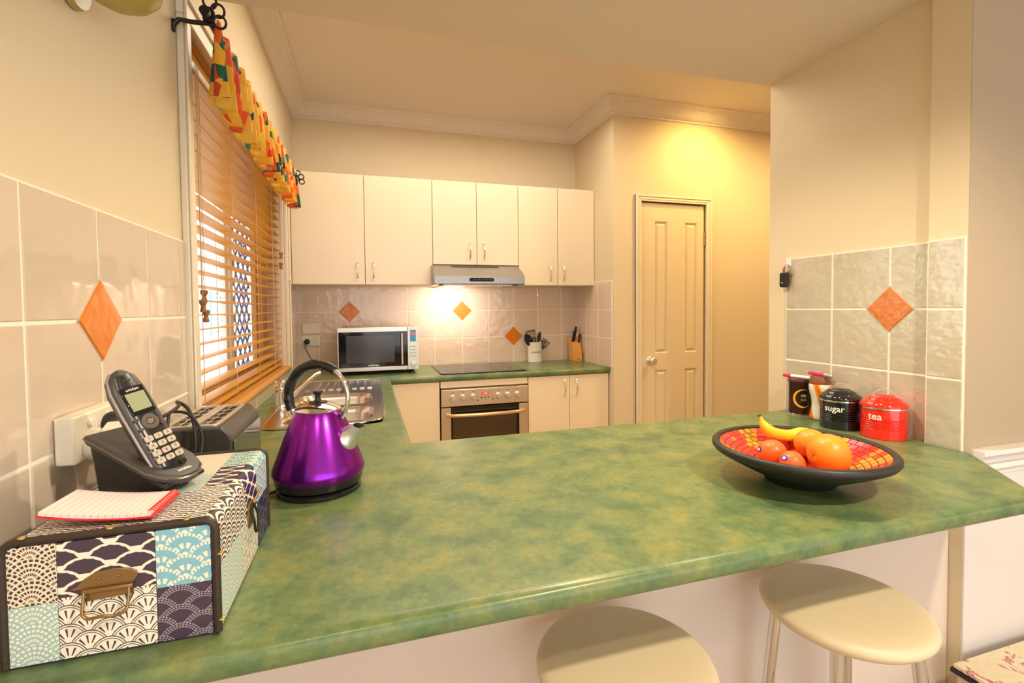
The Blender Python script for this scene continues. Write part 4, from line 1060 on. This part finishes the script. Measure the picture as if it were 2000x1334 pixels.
def knife(px, py, pz, L_, w_, label, mt_=black):
    # handle sticks out of the sloping top along the block axis
    t = thing('kitchen_knife', kb.matrix_basis @ Vector((px, py, pz)), 0, label, 'knife')
    ax = (Matrix.Rotation(math.radians(1), 3, 'Z') @ Vector((.24, -.20, .95))).normalized(); x_ = Vector((cos(math.radians(1)), sin(math.radians(1)), 0)); y_ = ax.cross(x_)
    Mx = Matrix((x_, y_, ax)).transposed().to_4x4(); Mx.translation = t.location; t.matrix_world = Mx
    rings = []
    for k in range(9):
        q = k/8; a_ = w_*(.85+.25*q-.15*sin(PI*q)); b_ = .0115*(.9+.2*q)
        rings.append([(a_*cos(s), b_*sin(s)+(.003*q*q), -.005+q*L_) for s in [2*PI*i/12 for i in range(12)]])
    obj('grip', MB().loft(rings, cap0=True, cap1=True), mt_, t, ang=60)
    obj('bolster', MB().tube([(0, 0, -.012), (0, 0, -.003)], w_*.9, 10), steel, t)
    for q in (.03, .06): obj('rivet', MB().lathe([(0, .0006), (.0022, .0004), (.0024, 0)], 8, T(-w_*.86, 0, q) @ Matrix.Rotation(-PI/2, 4, 'Y')), steel_l, t)
bpy.context.view_layer.update()
knife(-.027, .000, .151, .090, .0085, 'black-handled knife at the left side of the knife block')
knife(-.009, .010, .158, .094, .0085, 'black-handled knife second from the left in the knife block')
knife(.004, .036, .177, .094, .0085, 'tallest black-handled knife at the back of the knife block')
knife(.022, -.008, .145, .070, .0070, 'short black paring knife at the right front of the knife block')

# ------------------------------------------------------------ canisters, tins
def canister(name, loc, rz, col_mt, word, size, label, lx):
    t = thing(name, loc, rz, label, 'canister')
    p_ = [(0, 0), (.0585, 0), (.060, .002), (.060, .006)]
    z = .030
    p_ += [(.0595, .024)]
    for k in range(5): p_ += [(.0595, z), (.0572, z+.0022), (.0595, z+.0044)]; z += .0068
    p_ += [(.0595, .094), (0, .094)]
    obj('body', MB().lathe(p_, 64), col_mt, t, ang=28)
    obj('chrome_band', MB().lathe([(.058, .091), (.0618, .092), (.0622, .0945), (.0618, .097), (.058, .098)], 64), chrome, t)
    obj('lid', MB().lathe([(.0612, .0965), (.0625, .099), (.0620, .104), (.058, .110), (.050, .116), (.046, .118), (.044, .1215), (.034, .128), (.020, .1325), (0, .134)], 64), col_mt, t, ang=60)
    hb_ = MB(); n_ = 14; pts_ = []
    for i in range(n_+1):
        q = i/n_*2-1; pts_.append((q*.028, 0, .1295+.020*max(0, cos(q*PI/2))**.8 - (0 if abs(q) < 1 else 0)))
    pts_ = [(-.036, 0, .1285)]+pts_+[(.036, 0, .1285)]
    vs_ = []; 
    rings_ = [[(x, -.0055, z), (x, .0055, z), (x, .0055, z+.003), (x, -.0055, z+.003)] for x, y, z in pts_]
    hb_.loft(rings_, cap0=True, cap1=True); obj('lid_handle', hb_, chrome, t)
    text('lettering', word, size, mat('cream_print', (.82, .78, .66), .5), t, T(0, 0, .070) @ Matrix.Rotation(lx, 4, 'Z'), cyl=.0597, thick=.0004, bold=.0003)
    return t
redp = mat('red_enamel', (.80, .022, .010), .12, coat=.5); blkp = mat('black_enamel', (.010, .010, .011), .10, coat=.5)
canister('tea_canister', (2.012, -2.452, .90), math.radians(-45), redp, 'tea', .030, 'round red enamel canister lettered tea beside the tiled wall', math.radians(-31))
canister('sugar_canister', (1.996, -2.322, .90), math.radians(-45), blkp, 'sugar', .028, 'round black enamel canister lettered sugar left of the red one', math.radians(-24))
cf = thing('coffee_tin', (2.040, -2.118, .90), 0, 'dark brown coffee tin with a gold swirl, leftmost against the tiled wall', 'tin')
brn = mat('dark_brown_metal', (.045, .012, .008), .15, .3)
obj('tin', MB().lathe([(0, 0), (.034, 0), (.035, .003), (.034, .006), (.034, .118), (.036, .124), (.0345, .130), (0, .130)], 48), brn, cf)
obj('base_rim', MB().lathe([(.034, 0), (.0362, .001), (.0362, .004), (.034, .005)], 48), chrome, cf)
obj('lid', MB().lathe([(.0345, .124), (.037, .126), (.037, .134), (.034, .137), (0, .137)], 48), mat('brown_lid', (.10, .03, .02), .3), cf)
def wrap_ring(cyl, zc, r_, a0, a1, w_, mt, parent, rot, name):
    mb = MB(); vs_ = []; n_ = 40
    for i in range(n_+1):
        t = a0+(a1-a0)*i/n_; ww = w_*sin(PI*i/n_)
        for rr in (r_-ww, r_+ww*.4):
            x = rr*cos(t); z = rr*sin(t); A = x/cyl; vs_.append(Matrix.Rotation(rot, 3, 'Z') @ Vector((cyl*sin(A), -cyl*cos(A), zc+z)))
    mb.add(vs_, [(2*i, 2*i+1, 2*i+3, 2*i+2) for i in range(n_)])
    return obj(name, mb, mt, parent)
gold = mat('gold_print', (.85, .38, .03), .3)
FA = math.radians(-20)
wrap_ring(.0346, .064, .034, math.radians(60), math.radians(330), .006, gold, cf, FA, 'gold_swirl')
dk_ = MB(); n_ = 30; vs_ = [Matrix.Rotation(FA, 3, 'Z') @ Vector((0, -.03445, .064))]
for i in range(n_):
    t = 2*PI*i/n_; x, z = .027*cos(t), .027*sin(t); A = x/.0344; vs_.append(Matrix.Rotation(FA, 3, 'Z') @ Vector((.03445*sin(A), -.03445*cos(A), .064+z)))
dk_.add(vs_, [(0, i+1, (i+1) % n_+1) for i in range(n_)]); obj('black_roundel', dk_, blackg, cf)
text('lettering', 'NES', .011, mat('white_print', (.9, .9, .9), .4), cf, T(0, 0, .074) @ Matrix.Rotation(FA, 4, 'Z'), cyl=.0348, thick=.0003)
text('lettering', 'GO', .013, gold, cf, T(0, 0, .059) @ Matrix.Rotation(FA, 4, 'Z'), cyl=.0348, thick=.0003)
def latte_mat():
    m = bpy.data.materials.new('latte_sleeve'); m.use_nodes = True; nt = m.node_tree; b = nt.nodes['Principled BSDF']
    tc = nt.nodes.new('ShaderNodeTexCoord'); mp = nt.nodes.new('ShaderNodeMapping'); mp.inputs['Rotation'].default_value = (.3, .5, .9); mp.inputs['Scale'].default_value = (1, 1, .5)
    wv = nt.nodes.new('ShaderNodeTexWave'); wv.inputs['Scale'].default_value = 7; wv.inputs['Distortion'].default_value = 3; wv.inputs['Detail'].default_value = 1
    nt.links.new(tc.outputs['Object'], mp.inputs[0]); nt.links.new(mp.outputs[0], wv.inputs['Vector'])
    r = nt.nodes.new('ShaderNodeValToRGB'); e_ = r.color_ramp.elements
    e_[0].position = .0; e_[0].color = (.80, .74, .64, 1); e_[1].position = 1; e_[1].color = (.80, .12, .01, 1)
    x = e_.new(.55); x.color = (.80, .74, .64, 1); x = e_.new(.62); x.color = (.85, .40, .03, 1)
    nt.links.new(wv.outputs['Fac'], r.inputs[0]); nt.links.new(r.outputs[0], b.inputs['Base Color']); b.inputs['Roughness'].default_value = .25; return m
lj = thing('latte_jar', (2.036, -2.212, .90), 0, 'waisted white jar with orange swirls and brown lid behind the sugar canister', 'jar')
obj('jar', MB().lathe([(0, 0), (.030, 0), (.034, .004), (.033, .016), (.027, .045), (.026, .060), (.030, .085), (.036, .110), (.0365, .125), (.034, .130), (0, .130)], 48), latte_mat(), lj, ang=60)
obj('lid', MB().lathe([(.0345, .129), (.0355, .132), (.033, .150), (.031, .158), (0, .158)], 48), mat('milk_brown_plastic', (.26, .09, .04), .3), lj)
def marker(loc, rz, body, cap, label):
    t = thing('marker_pen', loc, rz, label, 'pen')
    obj('barrel', MB().tube([(-.045, 0, 0), (.03, 0, 0)], .0062, 14), body, t)
    obj('cap', MB().tube([(.03, 0, 0), (.06, 0, 0), (.062, 0, 0)], [.0072, .0068, .004], 14), cap, t)
    obj('end_plug', MB().tube([(-.052, 0, 0), (-.045, 0, 0)], .0066, 14), cap, t)
red_p = mat('red_plastic', (.75, .02, .06), .3); pinkp = mat('hot_pink_plastic', (.80, .03, .22), .3); whp = mat('white_plastic', (.85, .82, .76), .3)
marker((2.030, -2.128, 1.0444), math.radians(102), whp, red_p, 'white marker with red ends lying on the coffee tin')
marker((2.028, -2.212, 1.0648), math.radians(-100), pinkp, mat('silver_plastic', (.6, .58, .55), .3, .8), 'hot pink pen lying on the brown jar lid')

# ------------------------------------------------------------ keys
ky = thing('key_ring', (XR-.0066, -2.036, 1.487), -PI/2, 'car key with black fob and house keys hanging on a clear wall hook', 'keys')
obj('wall_hook', MB().box(-.011, .011, -.004, 0, -.016, .018).tube([(0, -.004, -.006), (0, -.014, -.012), (0, -.018, -.004)], .003, 8), mat('clear_hook_plastic', (.80, .76, .74), .15), ky, bevel=.001)
obj('split_ring', MB().tube([(.0, -.014+.004*cos(a), -.026+.014*sin(a)) if False else (.012*cos(a), -.014, -.022+.013*sin(a)) for a in [2*PI*i/20 for i in range(20)]], .0012, 6, closed=True), chrome, ky)
fob = MB().prism(rrect(-.018, .018, -.060, 0, .009, 5), -.022, -.010, 'y', M=T(-.010, 0, -.040)); obj('fob', fob, black, ky, bevel=.003)
obj('fob_logo', MB().prism([(-.004, 0), (0, -.004), (.004, 0), (0, .004)], -.0226, -.0218, 'y', M=T(-.014, 0, -.082)), steel_l, ky)
obj('house_key', MB().prism([(.004, -.034), (.016, -.038), (.018, -.050), (.012, -.056), (.011, -.080), (.006, -.080), (.005, -.056), (.0, -.048)], -.012, -.010, 'y'), brass, ky)
obj('house_key', MB().prism([(-.006, -.020), (.008, -.018), (.012, -.034), (.004, -.040), (-.006, -.036)], -.016, -.014, 'y'), steel_l, ky)
obj('leather_tag', MB().tube([(-.012, -.012, -.018), (-.017, -.012, -.032), (-.014, -.012, -.044)], [.003, .004, .003], 8), mat('tan_red_leather', (.40, .10, .05), .5), ky)
# round white hook by the window
wh_ = thing('wall_hook', (.0185, -.405, 1.503), PI/2, 'small round white hook on the right window frame by the cabinet', 'hook')
obj('disc', MB().lathe([(0, 0), (.009, 0), (.009, .004), (0, .005)], 20, Matrix.Rotation(PI/2, 4, 'X')), whp, wh_)
obj('ring', MB().tube([(.010*cos(a), -.009, .010*sin(a)) for a in [2*PI*i/18 for i in range(18)]], .002, 6, closed=True), whp, wh_)

# ------------------------------------------------------------ fruit bowl
BX, BY = 1.437, -2.668
fb = thing('fruit_bowl', (BX, BY, .90), 0, 'wide black bowl lined with red and gold mosaic on the peninsula', 'bowl')
blk = ramp_mat('charcoal_bowl', [(0, (.012, .010, .009)), (1, (.035, .028, .022))], 30, 4, .45)
obj('shell', MB().lathe([(0, 0), (.070, 0), (.074, .004), (.078, .012), (.110, .028), (.150, .048), (.176, .062), (.186, .068), (.191, .075), (.191, .082), (.186, .087), (.179, .087), (.174, .083)], 96), blk, fb, ang=60)
# lining profile: radius -> height
LP = [(.0, .022), (.05, .024), (.09, .035), (.13, .054), (.155, .068), (.175, .0825)]
def lz(r_):
    for (a, za), (b, zb) in zip(LP, LP[1:]):
        if r_ <= b: return za+(zb-za)*(r_-a)/(b-a)
    return LP[-1][1]
obj('grout_lining', MB().lathe([(r_, z_-.0016) for r_, z_ in LP], 96), mat('dark_red_grout', (.16, .02, .015), .6), fb, ang=60)
mosaic = [mat('mosaic_red', (.80, .045, .02), .12), mat('mosaic_pink_red', (.82, .06, .07), .12), mat('mosaic_gold', (.62, .30, .02), .15), mat('mosaic_orange', (.82, .20, .04), .12)]
RB = [.174, .1615, .149, .1365, .124, .1115, .099, .086, .073, .060, .046, .032]; rnd = random.Random(11)
def gold_zone(th, ri):
    for c, w_ in ((2.62, .20), (1.60, .16), (.15, .22), (-.75, .2), (-1.9, .2), (3.6, .2)):
        d = abs((th-c+PI) % (2*PI)-PI)
        if ri == 0 and d < .10: return True
        if 1 <= ri <= 5 and d < w_*(1.2-.2*abs(ri-3)): return True
    return False
total = 0; inner = {}
for ri in range(len(RB)-1):
    ro, rn = RB[ri], RB[ri+1]; cnt = max(10, int(2*PI*ro/(.0205 if ri < 6 else .024))); da = 2*PI/cnt; ms = {}
    for k in range(cnt):
        th = k*da+(ri % 2)*da/2
        g = 2 if gold_zone(th, ri) else rnd.choice((0, 0, 1, 1, 3) if ri < 2 else (0, 1, 0))
        if g not in ms:
            n_ = 3; vs_ = []; half = da/2-.0011/ro*1.2
            for lift in (0, .0014):
                for r_ in (rn+.0009, ro-.0009):
                    for i in range(n_+1):
                        a = -half+2*half*i/n_; vs_.append((r_*cos(a), r_*sin(a), lz(r_)-.0012+lift))
            q = n_+1; fs_ = []
            for i in range(n_):
                fs_.append((2*q+i, 3*q+i, 3*q+i+1, 2*q+i+1)); fs_.append((i, 2*q+i, 2*q+i+1, i+1)); fs_.append((q+i, q+i+1, 3*q+i+1, 3*q+i))
            fs_ += [(0, q, 3*q, 2*q), (n_, 2*q+n_, 3*q+n_, q+n_)]
            ms[g] = MB().add(vs_, fs_).mesh('mosaic_tile', mosaic[g], False)
        if ri < 6: obj('mosaic_tile', ms[g], None, fb, rot=(0, 0, th)); total += 1
        else:
            st__ = inner.setdefault(g, MB()); st__.add([v.co for v in ms[g].vertices], [tuple(f.vertices) for f in ms[g].polygons], Matrix.Rotation(th, 4, 'Z'))
for g, mb_ in inner.items(): obj('inner_mosaic', mb_, mosaic[g], fb, smooth=False)['kind'] = 'stuff'
print('mosaic', total)
# fruit
def orange_mat(name, c, c2):
    m = mat(name, c, .38, bump=(160, .35, .0012, 2)); nt = m.node_tree; b = nt.nodes['Principled BSDF']
    tc = nt.nodes.new('ShaderNodeTexCoord'); n = nt.nodes.new('ShaderNodeTexNoise'); n.inputs['Scale'].default_value = 18
    mx = nt.nodes.new('ShaderNodeMix'); mx.data_type = 'RGBA'; mx.inputs[6].default_value = (*c, 1); mx.inputs[7].default_value = (*c2, 1)
    nt.links.new(tc.outputs['Object'], n.inputs['Vector']); nt.links.new(n.outputs['Fac'], mx.inputs[0]); nt.links.new(mx.outputs[2], b.inputs['Base Color'])
    b.inputs['Subsurface Weight'].default_value = .08; return m
om = orange_mat('orange_peel', (.92, .33, .02), (.85, .26, .015)); mm = orange_mat('mandarin_peel', (.88, .17, .03), (.82, .13, .02))
def citrus(name, loc, r_, mt, label, navel=None, sq=.94, sticker=None, cat='orange'):
    t = thing(name, loc, 0, label, cat)
    n_ = 40; prof_c = []
    for i in range(n_+1):
        a = PI*i/n_; rr = r_*(1-.10*math.exp(-(a/.22)**2)-.05*math.exp(-((PI-a)/.2)**2)); prof_c.append((max(0, rr*sin(a)) if 0 < i < n_ else 0, -rr*cos(a)*sq))
    # radial pleats near the navel end
    mb = MB(); N2 = 48; mb.lathe(prof_c, N2)
    vs_ = []
    for v in mb.v:
        x, y, z = v; q = math.hypot(x, y); a = math.atan2(y, x); near = math.exp(-((q/r_)/.28)**2)*(1 if z > 0 else .5)
        k = 1+.06*near*cos(9*a); vs_.append((x*k, y*k, z-.03*r_*near*(1+cos(9*a))*.5))
    mb.v = vs_
    Rm = Vector(navel).normalized().to_track_quat('Z', 'Y').to_matrix().to_4x4() if navel else Matrix.Identity(4)
    mb.v = [tuple(Rm @ Vector(v)) for v in mb.v]
    obj('peel', mb, mt, t, ang=80)
    nv = Rm @ Vector((0, 0, r_*sq*.90)); obj('navel', MB().lathe([(0, .003), (.0022, .002), (.0030, 0)], 8, T(*nv) @ Rm), mat('green_brown_button', (.25, .16, .03), .6), t)
    if sticker:
        d = Vector(sticker).normalized(); Q = d.to_track_quat('Z', 'Y').to_matrix().to_4x4()
        def cap(rad, off, mt_, nm):
            vs2 = [(0, 0, 1)]; k_ = 20
            vs2 = [Vector((0, 0, r_+off))]
            for i in range(k_):
                a = 2*PI*i/k_; x, y = rad*cos(a), rad*.75*sin(a); z = math.sqrt(max((r_)**2-x*x-y*y, 0))+off; vs2.append(Vector((x, y, z)))
            m2 = MB().add([Q @ v for v in vs2], [(0, i+1, (i+1) % k_+1) for i in range(k_)]); return obj(nm, m2, mt_, t)
        cap(.0085, .0006, mat('sticker_blue', (.03, .06, .55), .3), 'sticker'); cap(.0045, .0010, mat('sticker_white', (.85, .85, .85), .3), 'sticker_centre')
    return t
fz = .90
citrus('mandarin', (1.396, -2.628, fz+.060), .0325, mm, 'reddish mandarin with a blue sticker at the left of the bowl', (.1, .4, .9), .93, (-.93, .25, .25), 'mandarin')
citrus('mandarin', (1.392, -2.690, fz+.052), .0285, mm, 'small mandarin with a blue sticker in front, between the orange and the other mandarin', (.5, -.9, .25), .93, (-.84, .0, .55), 'mandarin')
citrus('orange', (1.481, -2.706, fz+.0705), .0455, om, 'largest orange, at the front right of the fruit bowl, navel facing left', (-.93, .10, .0), .96)
citrus('orange', (1.515, -2.629, fz+.071), .037, om, 'orange at the back of the bowl, half hidden by the largest one', (.3, .5, .8), .95)
bn = thing('banana', (0, 0, 0), 0, 'yellow banana resting over the rim and the fruit in the bowl', 'banana')
path = bez([(1.425, -2.548, 1.030), (1.432, -2.556, 1.014), (1.438, -2.562, .998), (1.452, -2.574, .984), (1.478, -2.580, .972), (1.510, -2.588, .968), (1.545, -2.605, .970), (1.572, -2.632, .974)], 5)
path = bez([(1.431, -2.552, 1.033), (1.431, -2.566, 1.016), (1.426, -2.590, 1.001), (1.434, -2.612, .9955), (1.452, -2.634, .995), (1.476, -2.654, .9995), (1.50, -2.664, 1.006)], 5)
path = bez([(1.437, -2.548, 1.028), (1.440, -2.553, 1.014), (1.446, -2.557, 1.000), (1.461, -2.560, .987), (1.488, -2.563, .978), (1.518, -2.567, .974), (1.546, -2.574, .982), (1.565, -2.584, .990)], 5)
nP = len(path); rad = []
for i in range(nP):
    q = i/(nP-1)
    rad.append(.0052 if q < .10 else .0052+(.0182-.0052)*min(1, (q-.10)/.26)**.7 if q < .36 else .0182 if q < .82 else .0182-.0150*((q-.82)/.18)**1.6)
obj('peel', MB().tube(path, rad, 6), mat('banana_yellow', (.90, .58, .03), .4), bn, ang=80).modifiers.new('s', 'SUBSURF').levels = 2
obj('stem_tip', MB().tube([path[0]+(path[0]-path[1]).normalized()*.004, path[0]], [.0045, .0055], 8), mat('banana_stem_brown', (.10, .05, .01), .7), bn)
obj('flower_end', MB().tube([path[-1], path[-1]+(path[-1]-path[-2]).normalized()*.004], [.0032, .0024], 8), mat('banana_stem_brown', (.10, .05, .01), .7), bn)

# ------------------------------------------------------------ stools
vin = mat('cream_vinyl', (.78, .64, .42), .45, bump=(150, .15, .001))
def stool(loc, rz, label):
    t = thing('bar_stool', loc, rz, label, 'stool', None); h = .680; r_ = .160
    obj('seat', MB().lathe([(0, h-.036), (r_-.03, h-.036), (r_-.012, h-.030), (r_-.002, h-.020), (r_, h-.012), (r_-.004, h-.004), (r_-.014, h), (r_-.05, h+.003), (0, h+.004)], 72), vin, t, ang=70)
    obj('seat_pan', MB().lathe([(0, h-.042), (.12, h-.042), (.125, h-.036), (0, h-.036)], 40), black, t)
    for k in range(4):
        a = PI/4+PI/2*k; c_, s_ = cos(a), sin(a)
        lg = MB().tube([(.122*c_, .122*s_, h-.037), (.132*c_, .132*s_, h-.14), (.178*c_, .178*s_, .012)], .0125, 16)
        l_ = obj('leg', lg, chrome, t)
        obj('rubber_foot', MB().lathe([(0, 0), (.016, 0), (.015, .02), (0, .02)], 16, T(.178*c_, .178*s_, 0)), rubber, l_)
    obj('foot_ring', MB().tube([(.155*cos(a), .155*sin(a), .22) for a in [2*PI*i/48 for i in range(48)]], .009, 10, closed=True), chrome, t)
    return t
s1 = stool((1.432, -2.782, 0), math.radians(80), 'cream round bar stool at the right end of the peninsula, chrome legs showing')
s2 = copy_tree(s1, (.900, -2.790, 0), math.radians(85), 'cream round bar stool cut off at the bottom centre, left of the other stool')

# ------------------------------------------------------------ low chest lower right
lc = thing('low_side_table', (1.985, -2.665, 0), 0, 'low cream side table with red floral glass top in the bottom right corner', 'table')
marb = ramp_mat('red_floral_print', [(.30, (.80, .66, .40)), (.52, (.84, .74, .52)), (.57, (.45, .03, .10)), (.63, (.75, .45, .35)), (.8, (.82, .70, .45))], 14, 5, .12, 1.4)
obj('table_top', B(0, .55, -.38, 0, .318, .330), marb, lc, bevel=.002)
ed = MB(); ed.box(-.004, .554, -.384, .004, .306, .3175); obj('black_edge', ed, blackg, lc)
obj('cabinet_body', B(.006, .545, -.374, -.006, .0, .306), mat('pale_olive_paint', (.66, .60, .46), .4), lc, bevel=.003)

# ------------------------------------------------------------ wall light, ceiling downlights
wl = thing('wall_light', (.003, -2.555, 1.868), 0, 'olive gold half-bowl wall light at the top left edge', 'wall light')
olive = mat('olive_gold_glass', (.42, .34, .09), .3)
obj('back_plate', MB().lathe([(0, 0), (.045, 0), (.042, .010), (0, .012)], 32, Matrix.Rotation(PI/2, 4, 'Y')), olive, wl)
obj('bowl_shade', MB().lathe([(r_*.64, z_*.66) for r_, z_ in [(0, -.055), (.035, -.051), (.065, -.036), (.088, -.012), (.10, .025), (.102, .030), (.097, .030), (.085, -.008), (.062, -.031), (.033, -.046), (0, -.05)]], 48, T(.070, 0, 0)), olive, wl, ang=60)
for x, y, lb in ((1.085, -2.285, 'round ceiling downlight over the peninsula, nearest the kitchen'), (1.62, -2.50, 'round ceiling downlight over the right end of the peninsula'), (1.5, -3.72, 'round ceiling downlight over the dining side behind the stools'), (.35, -3.95, 'round ceiling downlight at the left of the dining side')):
    t = thing('ceiling_downlight', (x, y, ZS), 0, lb, 'downlight', 'downlights in the dropped ceiling')
    obj('trim_ring', MB().lathe([(.036, -.001), (.046, -.004), (.050, 0)], 32), chrome, t)
    obj('lamp', MB().lathe([(0, -.0015), (.036, -.0015)], 32), mat('downlight_glow', (1, .9, .75), .4, emit=((1, .86, .66), 8)), t)

# ------------------------------------------------------------ outside the window
sh_ = thing('garden_shrub', (-2.3, .6, -.2), 0, 'leafy green shrub outside the kitchen window', 'shrub')
lm = mat('shrub_leaf', (.10, .30, .05), .5); rs = random.Random(5); lv = MB(); tw = MB()
for k in range(26):
    a = rs.uniform(0, 2*PI); q = rs.uniform(.2, .55); h = rs.uniform(1.2, 2.1)
    tw.tube([(0, 0, 0), (q*.4*cos(a), q*.4*sin(a), h*.5), (q*cos(a), q*sin(a), h)], [.02, .012, .004], 5)
for k in range(1500):
    a = rs.uniform(0, 2*PI); z = rs.uniform(.3, 2.2); q = .62*math.sqrt(rs.random())*(1-.25*abs(z-1.2)); c_ = Vector((q*cos(a), q*sin(a), z))
    Mx_ = T(*c_) @ Euler((rs.uniform(0, 6), rs.uniform(0, 6), rs.uniform(0, 6))).to_matrix().to_4x4(); L_ = rs.uniform(.04, .07)
    lv.add([(0, 0, 0), (L_*.4, L_*.5, .005), (0, L_*1.2, 0), (-L_*.4, L_*.5, .005)], [(0, 1, 2, 3)], Mx_)
obj('stems', tw, mat('bark', (.12, .08, .05), .8), sh_); fo = obj('foliage', lv, lm, sh_, smooth=False); fo['kind'] = 'stuff'
gr = obj('ground_outside', B(-12, -.165, -9, 24, -.3, -.2), mat('pale_paving', (.55, .55, .5), .8), smooth=False); tag(gr, kind='structure')
nb_ = thing('neighbour_house', (-3.4, 1.2, -.2), 0, 'pale rendered neighbouring house wall with green framed louvre windows', 'house')
obj('wall', B(-.2, 0, -4, 20, 0, 2.7), mat('white_render', (.82, .86, .84), .8), nb_, smooth=False)
gm = mat('pale_green_frame', (.30, .62, .52), .5)
for y in (-2.6, .9, 4.6, 9.2):
    f_ = obj('window_frame', MB().box(0, .05, y, y+1.2, .9, .96).box(0, .05, y, y+1.2, 2.0, 2.06).box(0, .05, y, y+.06, .96, 2.0).box(0, .05, y+1.14, y+1.2, .96, 2.0).box(0, .04, y+.57, y+.63, .96, 2.0), gm, nb_)
    for k in range(9): obj('louvre', B(0.005, .03, y+.06, y+1.14, .99+k*.112, 1.06+k*.112), mat('louvre_glass', (.55, .72, .75), .2), f_)
